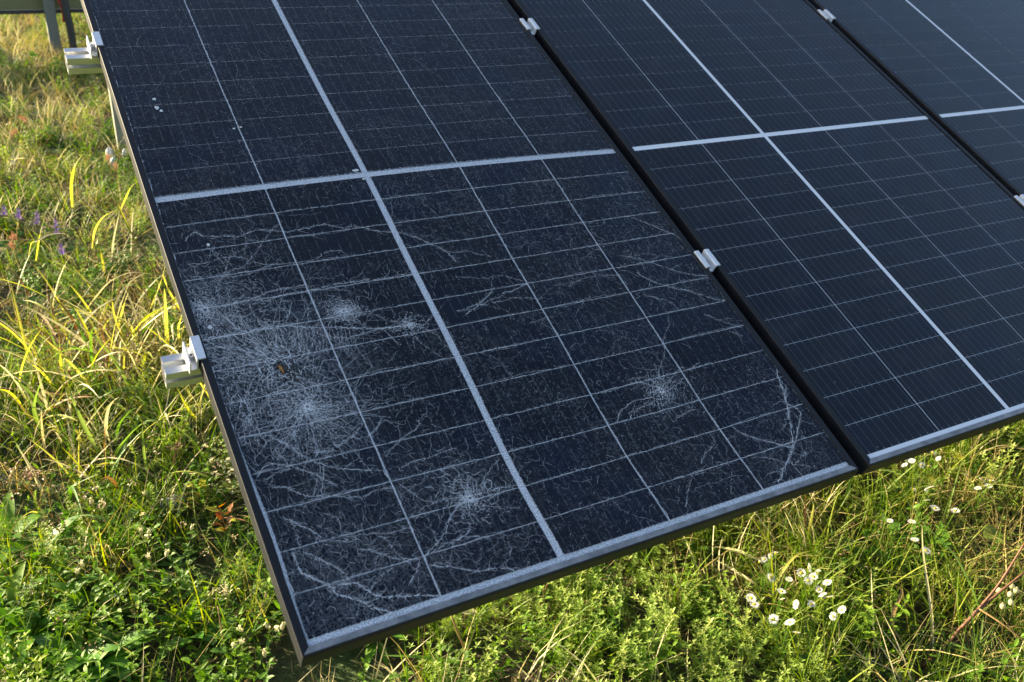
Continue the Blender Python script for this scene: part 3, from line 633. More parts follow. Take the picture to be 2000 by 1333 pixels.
# ------------------------------------------------------------------ the cracks, as ridges of crushed glass on the first panel
def clean_factor(x, y):
    for (c, r), t in CLEAN.items():
        x0, x1, y0, y1 = cell_rect(c, r)
        if x0 <= x <= x1 and y0 <= y <= y1: return t
    return 1.0
class Cracks(MB):
    def seg(self, a, b, wa, wb, tint, z=.0):
        ax, ay = a; bx, by = b
        dx, dy = bx - ax, by - ay
        L = math.hypot(dx, dy)
        if L < 1e-6: return
        nx, ny = -dy / L, dx / L
        vs = [warp(ax + nx * wa, ay + ny * wa, z), warp(ax - nx * wa, ay - ny * wa, z), warp(bx - nx * wb, by - ny * wb, z), warp(bx + nx * wb, by + ny * wb, z)]
        self.add(vs, [(0, 1, 2, 3)], tint)
    def hair(self, p, ang, L, w, tint):
        q = (p[0] + math.cos(ang) * L, p[1] + math.sin(ang) * L)
        if inside(q): self.seg(p, q, w, w * .2, tint, .00012)
GX0, GX1, GY0, GY1 = FX0 + LIP + .001, FX1 - LIP - .001, FY0 + LIP + .001, FY1 - LIP - .001
def inside(p): return GX0 < p[0] < GX1 and GY0 < p[1] < GY1
def wiggle(pts, amp, step=.006):
    """Fractal wandering between control points."""
    out = []
    for (a, b) in zip(pts[:-1], pts[1:]):
        L = math.hypot(b[0] - a[0], b[1] - a[1])
        n = 1
        while L / n > step: n *= 2
        P = {0: a, n: b}
        s, A = n, min(amp, .22) * L
        while s > 1:
            for i in range(0, n, s):
                p, q = P[i], P[i + s]
                m = ((p[0] + q[0]) / 2, (p[1] + q[1]) / 2)
                d = cr.gauss(0, 1) * A * .5
                tx, ty = (q[0] - p[0]), (q[1] - p[1])
                l = math.hypot(tx, ty) or 1
                P[i + s // 2] = (m[0] - ty / l * d, m[1] + tx / l * d)
            s //= 2
            A *= .5
        out += [P[i] for i in range(n)]
    out.append(pts[-1])
    return out
cr = random.Random(3)
main = Cracks()
def crack(pts, wmm, tint=.75, amp=.16, hairs=.5, dropout=.06, branch=.0):
    q = wiggle(pts, amp, .0042)
    w = wmm * .00026
    cw = w
    for a, b in zip(q[:-1], q[1:]):
        nw = w * cr.uniform(.35, 1.9)
        if cr.random() > dropout and inside(a) and inside(b):
            main.seg(a, b, cw, nw, tint * cr.uniform(.55, 1.15), .0)
            if cr.random() < hairs:
                main.hair(b, math.atan2(b[1] - a[1], b[0] - a[0]) + cr.choice((-1, 1)) * cr.uniform(.4, 1.7), cr.uniform(.001, .0058), w * .8, tint * cr.uniform(.5, .95))
            if branch and cr.random() < branch:
                ang = math.atan2(b[1] - a[1], b[0] - a[0]) + cr.choice((-1, 1)) * cr.uniform(.5, 1.2)
                L = cr.uniform(.02, .06)
                crack([b, (b[0] + math.cos(ang) * L, b[1] + math.sin(ang) * L)], wmm * .6, tint * .75, .3, .3)
        cw = nw
def smooth2(P, per=4):
    out = []
    for i in range(len(P) - 1):
        p0, p1, p2, p3 = P[max(i - 1, 0)], P[i], P[i + 1], P[min(i + 2, len(P) - 1)]
        for k in range(per):
            t = k / per
            out.append(tuple(.5 * (2 * p1[j] + (p2[j] - p0[j]) * t + (2 * p0[j] - 5 * p1[j] + 4 * p2[j] - p3[j]) * t * t + (3 * p1[j] - p0[j] - 3 * p2[j] + p3[j]) * t ** 3) for j in (0, 1)))
    out.append(P[-1])
    return out
for w, pts in CRACKS:
    P = smooth2([(x / 1000, y / 1000) for x, y in pts])
    for rep_ in range(3 if w >= .95 else 2):
        off = .0006 if rep_ == 0 else .0024
        crack([(x + cr.gauss(0, off), y + cr.gauss(0, off)) for x, y in P], w * (.72 if rep_ == 0 else .5), 1.1 if rep_ == 0 else .75, .22, 1.0 if rep_ == 0 else .6, .14 if rep_ == 0 else .4, .05)

# webs round the impacts: spokes and broken rings
def web(c, radii, spokes, tint, wmm, keep=.8, stretch=(1, 1), rot=0.0, gap=None, hairs=.05):
    cx, cy = c[0] / 1000, c[1] / 1000
    ring = []
    ca, sa = math.cos(rot), math.sin(rot)
    for i, rad in enumerate(radii):
        row = []
        for j in range(spokes):
            t = 2 * math.pi * (j + cr.uniform(-.38, .38) + .5 * (i % 2)) / spokes
            q = rad * cr.uniform(.86, 1.14)
            x, y = math.cos(t) * q * stretch[0], math.sin(t) * q * stretch[1]
            row.append((cx + x * ca - y * sa, cy + x * sa + y * ca))
        ring.append(row)
    n = len(radii)
    for i in range(n):
        fade = 1 - .72 * i / n
        for j in range(spokes):
            a = ring[i][j]
            k = keep * (1 - .45 * i / n)
            if gap and gap(a): continue
            if cr.random() < k * .92:
                crack([a, ring[i][(j + 1) % spokes]], wmm * (.5 + .5 * fade), tint * fade, .2, hairs)
            if i + 1 < n and cr.random() < k:
                crack([a, ring[i + 1][(j + (i % 2)) % spokes]], wmm * (.6 + .5 * fade), tint * fade, .2, hairs)
def geo_radii(a, b, n): return [a * (b / a) ** (i / (n - 1)) for i in range(n)]
hole = IMPACTS['hole']; low = IMPACTS['low']
def in_pit(p): return math.hypot((p[0] - hole[0] / 1000 - .012) / .026, (p[1] - hole[1] / 1000 + .016) / .036) < 1 and cr.random() < .55
web(hole, geo_radii(.014, .2, 15), 34, 1.2, 1.05, .74, (1.0, 1.12), .4, in_pit)
web(low, geo_radii(.004, .12, 13), 26, 1.3, 1.05, .84, (1.0, .9), 0.0)
web(IMPACTS['edge'], geo_radii(.005, .11, 11), 22, 1.15, .95, .74, (.7, 1.2), 0.3)
web(IMPACTS['b'], geo_radii(.003, .026, 9), 26, 1.1, 1.0, .9, (1.35, .9), .2)
web(IMPACTS['b'], geo_radii(.024, .08, 6), 22, .7, .8, .36, (1.2, 1.0), .2)
web(IMPACTS['cc'], geo_radii(.002, .028, 8), 20, 1.0, .9, .75, (1.5, .8), .1)
web(IMPACTS['d'], geo_radii(.003, .06, 9), 20, 1.2, 1.0, .74, (.85, 1.15), .0)
web(IMPACTS['e'], geo_radii(.003, .045, 8), 18, 1.3, 1.1, .88, (1.0, 1.0), .0)
web(IMPACTS['e'], geo_radii(.04, .15, 8), 24, .8, .9, .36, (1.0, .9), .0)
web((-330, -800), geo_radii(.03, .2, 9), 22, .6, .8, .22, (.7, 1.0), .2)
web((-395, -520), geo_radii(.01, .14, 11), 24, .9, .9, .5, (.45, 1.5), .0)
web((-330, -300), geo_radii(.02, .16, 9), 22, .75, .8, .4, (.9, 1.0), .0)
web((430, -330), geo_radii(.03, .18, 8), 20, .5, .7, .22, (1.2, 1.0), .0)
# the tempered glass has fallen into small pieces everywhere: an irregular honeycomb of hair lines, plain to see only in places
from mathutils import noise as mnoise
hs = .0088
nodes = {}
nxh, nyh = int(1.09 / (hs * 1.732)) + 2, int(1.88 / (hs * 1.5)) + 2
def hnode(i, j, k):
    key = (i, j, k)
    if key not in nodes:
        x = GX0 + (i + .5 * (j % 2)) * hs * 1.732
        y = GY0 + j * hs * 1.5 + (hs * .5 if k else -hs * .5)
        nodes[key] = (x + cr.gauss(0, hs * .28), y + cr.gauss(0, hs * .28))
    return nodes[key]
zones = [(hole, .2, .6), (low, .2, .6), (IMPACTS['edge'], .16, .6), (IMPACTS['e'], .16, .35), (IMPACTS['d'], .14, .3), ((-330, -820), .26, .45), ((-400, -480), .2, .5), (IMPACTS['b'], .12, .3), ((450, -350), .2, .25)]
for j in range(nyh):
    for i in range(nxh):
        b_ = hnode(i, j, 1)
        ends = [hnode(i, j, 0), hnode(i + (j % 2) - 1, j + 1, 0), hnode(i + (j % 2), j + 1, 0)]
        for e_ in ends:
            if not (inside(b_) and inside(e_)): continue
            nz = mnoise.noise(Vector((b_[0] * 9, b_[1] * 9, 1.3))) + .6 * mnoise.noise(Vector((b_[0] * 31, b_[1] * 31, 5.1)))
            nr = 0.0
            for (mx, my), rad, amp_ in zones:
                d_ = math.hypot(b_[0] - mx / 1000, b_[1] - my / 1000) / rad
                if d_ < 1: nr = max(nr, amp_ * (1 - d_))
            keep = ((.06 if b_[1] < 0 else .015) + (.34 if b_[1] < 0 else .2) * max(0, nz)) * clean_factor(*b_) + nr * .45
            if cr.random() > keep: continue
            if in_pit(b_): continue
            m_ = ((b_[0] + e_[0]) / 2 + cr.gauss(0, .0012), (b_[1] + e_[1]) / 2 + cr.gauss(0, .0012))
            tn = cr.uniform(.15, .48) + .5 * nr
            if b_[1] > 0: tn *= .75
            ww = cr.uniform(.00012, .00026)
            main.seg(b_, m_, ww, ww, tn); main.seg(m_, e_, ww, ww * .7, tn)
# spokes that leave the low strike towards the viewer
for k in range(26):
    a = cr.uniform(math.pi * 1.0, math.pi * 2.05)
    r0, r1 = cr.uniform(.0, .03), cr.uniform(.06, .17)
    cx, cy = low[0] / 1000, low[1] / 1000
    crack([(cx + math.cos(a) * r0, cy + math.sin(a) * r0), (cx + math.cos(a + .05) * (r0 + r1) * .5, cy + math.sin(a + .05) * (r0 + r1) * .5), (cx + math.cos(a) * r1, cy + math.sin(a) * r1)], .7, .7, .12, .3)
for k in range(22):
    a = cr.uniform(math.pi * .25, math.pi * 1.05)
    cx, cy = hole[0] / 1000, hole[1] / 1000
    r0, r1 = .035, cr.uniform(.09, .2)
    crack([(cx + math.cos(a) * r0, cy + math.sin(a) * r0), (cx + math.cos(a + .08) * (r0 + r1) * .5, cy + math.sin(a + .08) * (r0 + r1) * .5), (cx + math.cos(a) * r1, cy + math.sin(a) * r1)], .7, .75, .12, .3)

# cracks that follow the cell gaps: along every row gap, along the column gaps, spiky edges on the wide white bars
for r in list(range(1, 13)) + [-k for k in range(1, 13)]:
    y = -HALF_GAP - r * PITCH + (PITCH - CELL_H) / 2 if r > 0 else HALF_GAP - r * PITCH - (PITCH - CELL_H) / 2
    for c in range(5):
        x0, x1 = CELL_PX[c], CELL_PX[c] + CELL_W
        lowhalf = r > 0
        n = 16
        pts = [(x0 + (x1 - x0) * i / n, y + cr.gauss(0, .0007 if lowhalf else .0005)) for i in range(n + 1)]
        crack(pts, .95 if lowhalf else .75, .95 if lowhalf else .6, .05, .7 if lowhalf else .4, .10 if lowhalf else .25)
        if lowhalf:
            for rep in range(2):
                if cr.random() < .6:
                    a, b = sorted((cr.uniform(x0, x1), cr.uniform(x0, x1)))
                    m = 6
                    off = cr.uniform(.0015, .0055) * cr.choice((1, 1, -1))
                    crack([(a + (b - a) * i / m, y + off * math.sin(math.pi * i / m) + cr.gauss(0, .0006)) for i in range(m + 1)], .65, .6, .1, .5, .15)
def fringe(p0, p1, side, L, dens, tint):
    Lt = math.hypot(p1[0] - p0[0], p1[1] - p0[1])
    dx, dy = (p1[0] - p0[0]) / Lt, (p1[1] - p0[1]) / Lt
    nx, ny = -dy * side, dx * side
    s = 0.0
    while s < Lt:
        s += cr.expovariate(dens)
        p = (p0[0] + dx * s - nx * .0006, p0[1] + dy * s - ny * .0006)
        ang = math.atan2(ny, nx) + cr.gauss(0, .75)
        main.hair(p, ang, L * cr.uniform(.3, 1.2), cr.uniform(.0002, .0007), tint * cr.uniform(.5, 1.0))
for x, wd, dens, tn in ((-.4235, .0, 620, .8), (-.2148, .0009, 420, .8), (.0, .006, 620, .85), (.2148, .0009, 420, .75), (.4243, .0009, 420, .75), (.633, .0, 420, .7)):
    for (ya, yb) in ((-.925, -.0075), (.0075, .925)):
        dd = dens if ya < 0 else dens * .7
        if x > -.42: fringe((x - wd, ya), (x - wd, yb), 1, .0024, dd, tn)
        if x < .62: fringe((x + wd, ya), (x + wd, yb), -1, .0024, dd, tn)
        if abs(x) > .1 and abs(x) < .43:
            n = 60
            crack([(x + cr.gauss(0, .0009), ya + (yb - ya) * i / n) for i in range(n + 1)], 1.5, .8, .07, .5, .05)
for y, sgn in ((HALF_GAP, 1), (-HALF_GAP, -1), (-.9245, 1), (.9245, -1)):
    fringe((-.42, y), (.63, y), sgn, .0028, 700, .85)
# stray cracks wandering over the whole glass
for k in range(220):
    x, y = cr.uniform(-.42, .62), cr.uniform(-.92, .9)
    if y > .05 and cr.random() < .4: continue
    if x > 0 and cr.random() < .3: continue
    a = cr.uniform(0, math.pi * 2)
    pts = [(x, y)]
    for i in range(cr.randint(1, 4)):
        a += cr.gauss(0, .45)
        L = cr.uniform(.015, .04)
        pts.append((pts[-1][0] + math.cos(a) * L, pts[-1][1] + math.sin(a) * L))
    crack(pts, cr.uniform(.4, .75), cr.uniform(.3, .6) * (1.0 if y < 0 else .7), .3, .3, .12)
for k in range(46):                      # faint diagonal scratches of the upper half
    x, y = cr.uniform(-.42, .6), cr.uniform(.02, .9)
    L, a = cr.uniform(.03, .12), cr.uniform(-1.3, -.2)
    crack([(x, y), (x + math.cos(a) * L * .5, y + math.sin(a) * L * .5), (x + math.cos(a + .2) * L, y + math.sin(a + .2) * L)], .5, .34, .15, .2, .2)
o = main.build('glass_cracks', CRACK, pan1)
o['kind'] = 'stuff'

# loose glitter of glass crumbs
spl = MB()
hits = [(IMPACTS[k][0] / 1000, IMPACTS[k][1] / 1000, s) for k, s in (('low', .03), ('low', .05), ('low', .03), ('edge', .03), ('edge', .05), ('b', .016), ('b', .016), ('cc', .016), ('d', .022), ('e', .016), ('clamp', .04), ('clamp', .05))]
count = 0
while count < 17000:
    if cr.random() < .30:
        hx, hy, s = cr.choice(hits)
        x, y = cr.gauss(hx, s), cr.gauss(hy, s)
        tn = cr.uniform(.25, .85)
        if math.hypot((x + .313), (y + .449)) < .03: continue
    else:
        x, y = cr.uniform(GX0, GX1), cr.uniform(GY0, GY1)
        tn = .05 + .6 * cr.random() ** 4
        if y > 0: tn *= .7
        if cr.random() > clean_factor(x, y): continue
    if not inside((x, y)): continue
    s = cr.uniform(.0004, .0012)
    a = cr.uniform(0, 6.28)
    L = s * cr.uniform(1, 2.2)
    ca, sa = math.cos(a), math.sin(a)
    q = [(L * ca, L * sa), (-L * ca * .6 - s * .6 * sa, -L * sa * .6 + s * .6 * ca), (-L * ca * .5 + s * .6 * sa, -L * sa * .5 - s * .6 * ca)]
    spl.add([warp(x + u, y + v, -.00035) for u, v in q], [(0, 1, 2)], tn)
    count += 1
o = spl.build('glass_crumbs', CRACK, pan1)
o['kind'] = 'stuff'

# the punched hole: dark crushed pit, with a torn orange sliver standing in it
m_pit, nt, p = new_mat('crushed_dark_pit')
g = N(nt)
tc = g.node('ShaderNodeTexCoord')
n1 = g.noise(tc.outputs['Object'], 260.0, 4.0, .7)
g.link(g.ramp(n1, [(.35, (.006, .008, .011)), (.55, (.016, .017, .018)), (.66, (.07, .07, .07)), (.78, (.22, .22, .23))]), p.inputs['Base Color'])
p.inputs['Roughness'].default_value = .8
pit = MB()
hx, hy = hole[0] / 1000, hole[1] / 1000
n = 26
vs = [warp(hx + .012, hy - .012, -.0006)]
for k in range(2):
    for i in range(n):
        t = 2 * math.pi * i / n
        rr_ = (.012, .025)[k] * cr.uniform(.45, 1.45)
        px, py = math.cos(t) * rr_ * .72, math.sin(t) * rr_ * 1.25
        vs.append(warp(hx + .010 + px * .9 + py * -.25, hy - .014 + py * .95 + px * .1, (-.0005, -.00045)[k]))
fs = [(0, 1 + i, 1 + (i + 1) % n) for i in range(n)] + [(1 + i, 1 + n + i, 1 + n + (i + 1) % n, 1 + (i + 1) % n) for i in range(n)]
pit.add(vs, fs)
pit.build('impact_pit', m_pit, pan1)
m_or, nt, p = new_mat('burnt_orange_sliver')
g = N(nt)
tc = g.node('ShaderNodeTexCoord')
g.link(g.ramp(g.noise(tc.outputs['Object'], 300.0, 3.0), [(.35, (.10, .04, .01)), (.6, (.45, .2, .03))]), p.inputs['Base Color'])
sl = MB()
prof = [(-.0035, .010), (-.001, .005), (-.0022, .001), (.0005, -.003), (.002, -.010), (.0045, -.005), (.003, .001), (.0038, .005), (.0008, .007)]
top = [warp(hx - .001 + a, hy - .004 + b, .0010) for a, b in prof]
bot = [warp(hx - .001 + a, hy - .004 + b, -.0004) for a, b in prof]
k = len(prof)
sl.add(top + bot, [tuple(range(k)), tuple(range(k, 2 * k))[::-1]] + [(i, (i + 1) % k, k + (i + 1) % k, k + i) for i in range(k)])
sl.build('torn_sliver', m_or, pan1)
# hail pips: four little pale dimples low on the left side
m_pip, nt, p = new_mat('pale_bird_lime')
g = N(nt)
tc = g.node('ShaderNodeTexCoord')
g.link(g.mix(g.noise(tc.outputs['Object'], 400.0, 2.0), (.5, .52, .52), (.75, .76, .76)), p.inputs['Base Color'])
def blot(px, py, rad, stretch, seed):
    b = MB(); rr = random.Random(seed)
    n = 12
    vs = [warp(px, py, .0018)]
    for i in range(n):
        t = 2 * math.pi * i / n
        q = rad * rr.uniform(.75, 1.2)
        vs.append(warp(px + math.cos(t) * q, py + math.sin(t) * q * stretch, .0002))
    b.add(vs, [(0, 1 + i, 1 + (i + 1) % n) for i in range(n)])
    b.build('dried_dropping', m_pip, pan1, True)
blot(-.3605, .3085, .0040, 1.2, 1); blot(-.3615, .279, .0042, 1.6, 2); blot(-.355, .268, .0038, 1.1, 3)
blot(-.404, -.334, .004, 1.2, 4); blot(-.358, -.138, .003, 1.2, 5); blot(-.018, .0155, .007, .6, 6); blot(-.01, -.0135, .004, .8, 7)
blot(-.225, .19, .003, 1.0, 8); blot(-.21, .193, .003, 1.0, 9)

# ------------------------------------------------------------------ rails, clamps
def make_rail(yc, x0, x1, label):
    root = empty('mounting_rail', label=label, cat='rail', group='aluminium rails under the panels')
    root.matrix_world = PLANE
    zt = -DEPTH - .0012
    y0, y1 = yc - .02, yc + .02
    prof = [(y0, zt), (yc - .0060, zt), (yc - .0060, zt - .0030), (yc - .0105, zt - .0030), (yc - .0105, zt - .0130), (yc + .0105, zt - .0130), (yc + .0105, zt - .0030), (yc + .0060, zt - .0030), (yc + .0060, zt), (y1, zt),
            (y1, zt - .040), (y0, zt - .040), (y0, zt - .0250), (y0 + .0022, zt - .0250), (y0 + .0022, zt - .0290), (y0 + .0110, zt - .0290), (y0 + .0110, zt - .0120 - .0015), (y0 + .0022, zt - .0135), (y0 + .0022, zt - .0160), (y0, zt - .0160)]
    mb = MB()
    mb.prism(prof[::-1], x0, x1)
    # dark plates on the solid end paint in the shade of its hollows
    ob = mb.build('rail_profile', ALU, root)
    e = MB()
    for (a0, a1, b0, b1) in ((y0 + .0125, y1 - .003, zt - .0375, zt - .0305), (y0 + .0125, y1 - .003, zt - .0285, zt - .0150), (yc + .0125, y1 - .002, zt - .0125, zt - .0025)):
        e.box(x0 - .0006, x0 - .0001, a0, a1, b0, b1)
    e.build('rail_end_shade', m_dark, root)
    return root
m_dark, nt, p = new_mat('painted_hollow_shade')  # shade colour of the hollows painted on the rail ends
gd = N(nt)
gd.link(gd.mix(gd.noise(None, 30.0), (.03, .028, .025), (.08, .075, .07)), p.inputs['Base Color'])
make_rail(-.3737, -.4895, 3.1, 'aluminium rail end sticking out beside the large impact, lower of the two')
make_rail(.532, -.5015, 3.1, 'aluminium rail end sticking out by the leaning posts, upper of the two')

def bolt(parent, x, y, z, head=.0055):
    b = MB()
    def ring(rad, zz, n=14): return [(x + math.cos(2 * math.pi * i / n) * rad, y + math.sin(2 * math.pi * i / n) * rad, zz) for i in range(n)]
    n = 14
    rs = [ring(head, z), ring(head, z + .0075), ring(head * .88, z + .0085), ring(head * .5, z + .0085, n), ring(head * .5, z + .004)]
    vs = [q for r_ in rs for q in r_]
    fs = []
    for k in range(len(rs) - 1):
        fs += [(k * n + i, k * n + (i + 1) % n, (k + 1) * n + (i + 1) % n, (k + 1) * n + i) for i in range(n)]
    fs.append(tuple(range(4 * n, 5 * n)))
    b.add(vs, fs)
    return b.build('bolt', STEEL, parent)

def end_clamp(yc, label):
    root = empty('end_clamp', label=label, cat='clamp', group='end clamps on the shattered panel')
    root.matrix_world = PLANE @ Matrix.Translation((-.437, yc, 0))
    zb = -DEPTH - .001
    prof = [(.0115, .0022), (.0115, .0048), (-.0035, .0048), (-.0035, -.0215), (-.0130, -.0215), (-.0130, -.0040), (-.0155, -.0040), (-.0160, zb), (-.0138, zb), (-.0132, -.0240), (-.0012, -.0240), (-.0012, .0022)]
    mb = MB()
    mb.prism(prof, -.0255, .0255, 'y')
    mb.build('clamp_body', ALU2, root)
    bolt(root, -.0072, -.002, -.0190, .0050)
    return root
end_clamp(-.377, 'silver end clamp gripping the panel edge beside the large impact')
end_clamp(.530, 'silver end clamp gripping the panel edge nearer the far posts')

def mid_clamp(x, yc, label):
    root = empty('mid_clamp', label=label, cat='clamp', group='mid clamps between the panels')
    root.matrix_world = PLANE @ Matrix.Translation((x, yc, 0))
    prof = [(-.0205, .0020), (-.0205, .0042), (-.0185, .0056), (-.0095, .0056), (-.0072, .0040), (-.0062, -.0120), (.0062, -.0120), (.0072, .0040), (.0095, .0056), (.0140, .0050), (.0185, .0056), (.0205, .0042), (.0205, .0020), (.0100, .0020), (.0086, -.0150), (-.0086, -.0150), (-.0100, .0020)]
    mb = MB()
    mb.prism(prof, -.0255, .0255, 'y')
    mb.build('clamp_body', ALU2, root)
    bolt(root, 0, 0, -.0118, .0042)
    return root
xm = .6598
mid_clamp(xm, -.3815, 'silver mid clamp in the dark gap right beside the shattered panel, halfway down it')
mid_clamp(xm, .532, 'silver mid clamp in the dark gap beside the shattered panel, high up near its top')
mid_clamp(xm + 1.1102, .532, 'silver mid clamp between the two unbroken panels, high up')
mid_clamp(xm + 1.1102, -.3815, 'silver mid clamp between the two unbroken panels, cut by the picture edge')

# ------------------------------------------------------------------ steel posts behind
def c_post(parent, x, y, z0, z1, w, d, t, name='post'):
    mb = MB()
    prof = [(x - w / 2, y - d / 2), (x + w / 2, y - d / 2), (x + w / 2, y - d / 2 + t), (x - w / 2 + t, y - d / 2 + t), (x - w / 2 + t, y + d / 2 - t), (x + w / 2, y + d / 2 - t), (x + w / 2, y + d / 2), (x - w / 2, y + d / 2)]
    mb.prism(prof, z0, z1, 'z')
    return mb.build(name, GALV, parent)
px, py, pz = SPOTS['post']
root = empty('support_post', (px, py, pz), label='pale galvanised steel post standing in the meadow behind the shattered panel', cat='post')
c_post(root, .022, 0, -.3, 1.6, .06, .05, .003)
b = MB(); b.box(-.02, .07, -.045, .045, 1.6, 1.606); b.build('head_plate', GALV, root)
fx, fy, fz = SPOTS['farpost']
root = empty('next_row_rack', (fx, fy, fz), label='blurred steel post with an olive horizontal beam of the next row', cat='rack')
c_post(root, -.015, 0, -.3, 1.7, .07, .07, .004).data.materials[0] = STEELD
b = MB()
b.prism([(.05, .327), (.052, .327), (.052, .56), (.11, .56), (.11, .563), (.05, .563)], -5.0, 1.4, 'x')
b.build('beam', OLIVE, root)
b = MB()
b.prism([(.046, .300), (.11, .300), (.11, .326), (.046, .326)], -5.0, 1.4, 'x')
m_blk, nt, p = new_mat('black_plastic')
g2 = N(nt)
g2.link(g2.mix(g2.noise(None, 25.0), (.012, .013, .015), (.022, .024, .028)), p.inputs['Base Color'])
p.inputs['Roughness'].default_value = .5
b.build('beam_lip', m_blk, root)
m_red, nt, p = new_mat('red_cable_sheath')
g2 = N(nt)
g2.link(g2.mix(g2.noise(None, 25.0), (.3, .015, .015), (.4, .03, .02)), p.inputs['Base Color'])
def cable(name, pts, rad, mat, label):
    b = MB()
    P = [Vector(q) for q in pts]
    out = []
    for i in range(len(P) - 1):
        p0, p1, p2, p3 = P[max(i - 1, 0)], P[i], P[i + 1], P[min(i + 2, len(P) - 1)]
        for k in range(8):
            t = k / 8
            out.append(.5 * ((2 * p1) + (p2 - p0) * t + (2 * p0 - 5 * p1 + 4 * p2 - p3) * t * t + (3 * p1 - p0 - 3 * p2 + p3) * t ** 3))
    out.append(P[-1])
    b.tube(out, rad, 10)
    o = b.build(name, mat, None, True)
    return tag(o, label, 'cable')
cable('cable_conduit', [(fx + .055, fy - .07, fz + .75), (fx + .075, fy - .08, fz + .45), (fx + .09, fy - .09, fz + .2), (fx + .085, fy - .09, fz + .02), (fx + .07, fy - .09, fz - .12)], .026, m_blk, 'black cable conduit hanging down beside the blurred far post')
cable('red_cable', [(fx + .0, fy - .06, fz + .62), (fx + .03, fy - .065, fz + .45), (fx + .065, fy - .075, fz + .34), (fx + .06, fy - .05, fz + .25)], .012, m_red, 'red cable running down onto the blurred far post')

# ------------------------------------------------------------------ meadow
def bent(base, az, L, lean, curl, n=5):
    """Points of a stalk that starts along lean (from vertical) and keeps bending by curl."""
    p = Vector(base)
    out = [p.copy()]
    a = lean
    for i in range(n):
        p = p + Vector((math.cos(az) * math.sin(a), math.sin(az) * math.sin(a), math.cos(a))) * (L / n)
        a += curl / n
        out.append(p.copy())
    return out

def proto_grass(seed, n, l0, l1, w0, w1, lean, curl, spread):
    r = random.Random(seed); mb = MB()
    for i in range(n):
        az = r.uniform(0, 6.28)
        q = spread * math.sqrt(r.random()); t = r.uniform(0, 6.28)
        pts = bent((math.cos(t) * q, math.sin(t) * q, -.01), az, r.uniform(l0, l1), r.uniform(.05, lean), r.uniform(.1, curl), 4)
        mb.ribbon(pts, r.uniform(w0, w1), None, r.random(), .5, .25, r.uniform(-.8, .8))
    return mb
def proto_clover(seed):
    r = random.Random(seed); mb = MB()
    for i in range(13):
        az = r.uniform(0, 6.28); q = .06 * math.sqrt(r.random()); t = r.uniform(0, 6.28)
        pts = bent((math.cos(t) * q, math.sin(t) * q, 0), az, r.uniform(.025, .075), r.uniform(.1, .6), .5, 3)
        tn = r.random()
        mb.ribbon(pts, .0018, None, tn, .9)
        for k in range(3):
            a = az + k * 2.09
            mb.leaf(pts[-1], (math.cos(a), math.sin(a), .15), (0, 0, 1), r.uniform(.012, .02), r.uniform(.011, .016), .4, .2, tn, 3, .75)
    return mb
def proto_herb(seed, leaf=(.018, .034), wl=.38, stems=5, hgt=(.06, .14)):
    r = random.Random(seed); mb = MB()
    for i in range(stems):
        az = r.uniform(0, 6.28); q = .045 * math.sqrt(r.random()); t = r.uniform(0, 6.28)
        H = r.uniform(*hgt)
        pts = bent((math.cos(t) * q, math.sin(t) * q, 0), az, H, r.uniform(.1, .7), r.uniform(-.3, .5), 6)
        tn = r.random()
        mb.ribbon(pts, .0024, None, tn * .6, .9)
        for k in range(1, 7):
            for s in (0, 1):
                a = r.uniform(0, 6.28) if k == 6 else k * 1.57 + s * 3.14 + r.uniform(-.3, .3)
                L = r.uniform(*leaf) * (1.1 - .07 * k)
                mb.leaf(pts[k], (math.cos(a), math.sin(a), r.uniform(.2, .9)), (0, 0, 1), L, L * wl, r.uniform(.2, .9), .2, min(1, tn * .7 + .05 * k), 3)
    return mb
def proto_feather(seed):
    r = random.Random(seed); mb = MB()
    for i in range(10):
        az = r.uniform(0, 6.28); q = .05 * math.sqrt(r.random()); t = r.uniform(0, 6.28)
        pts = bent((math.cos(t) * q, math.sin(t) * q, 0), az, r.uniform(.06, .15), r.uniform(.1, .8), r.uniform(-.3, .6), 7)
        tn = r.random()
        mb.ribbon(pts, .0014, None, tn * .5, .9)
        for k in range(1, 8):
            for s in range(5):
                a = s * 1.257 + k
                L = r.uniform(.007, .013)
                mb.leaf(pts[k], (math.cos(a), math.sin(a), r.uniform(.1, .9)), (0, 0, 1), L, L * .36, .3, .1, min(1, tn * .6 + .05 * k), 2)
    return mb
def proto_litter(seed):
    r = random.Random(seed); mb = MB()
    for i in range(12):
        az = r.uniform(0, 6.28); q = .07 * math.sqrt(r.random()); t = r.uniform(0, 6.28)
        pts = bent((math.cos(t) * q, math.sin(t) * q, r.uniform(.002, .02)), az, r.uniform(.03, .11), r.uniform(1.2, 1.75), r.uniform(-.6, .6), 3)
        mb.ribbon(pts, r.uniform(.0015, .004), None, r.random(), .6, .3, r.uniform(-1, 1))
    for i in range(4):
        az = r.uniform(0, 6.28); q = .06 * math.sqrt(r.random()); t = r.uniform(0, 6.28)
        mb.leaf((math.cos(t) * q, math.sin(t) * q, .006), (math.cos(az), math.sin(az), r.uniform(-.1, .5)), (0, 0, 1), r.uniform(.015, .035), r.uniform(.008, .016), r.uniform(-.5, 1.2), .5, r.random(), 3)
    return mb
def proto_seedstalk(seed):
    r = random.Random(seed); mb = MB()
    for i in range(3):
        az = r.uniform(0, 6.28)
        pts = bent((r.uniform(-.02, .02), r.uniform(-.02, .02), 0), az, r.uniform(.12, .24), r.uniform(.1, .5), r.uniform(.1, .6), 5)
        mb.ribbon(pts, .0016, None, .4, .9)
        for k in range(9):
            c = pts[-1] + Vector((r.gauss(0, .008), r.gauss(0, .008), r.gauss(0, .007)))
            a = r.uniform(0, 6.28)
            mb.leaf(c, (math.cos(a), math.sin(a), .6), (0, 0, 1), .008, .005, .4, .5, r.uniform(.5, 1), 2)
    return mb

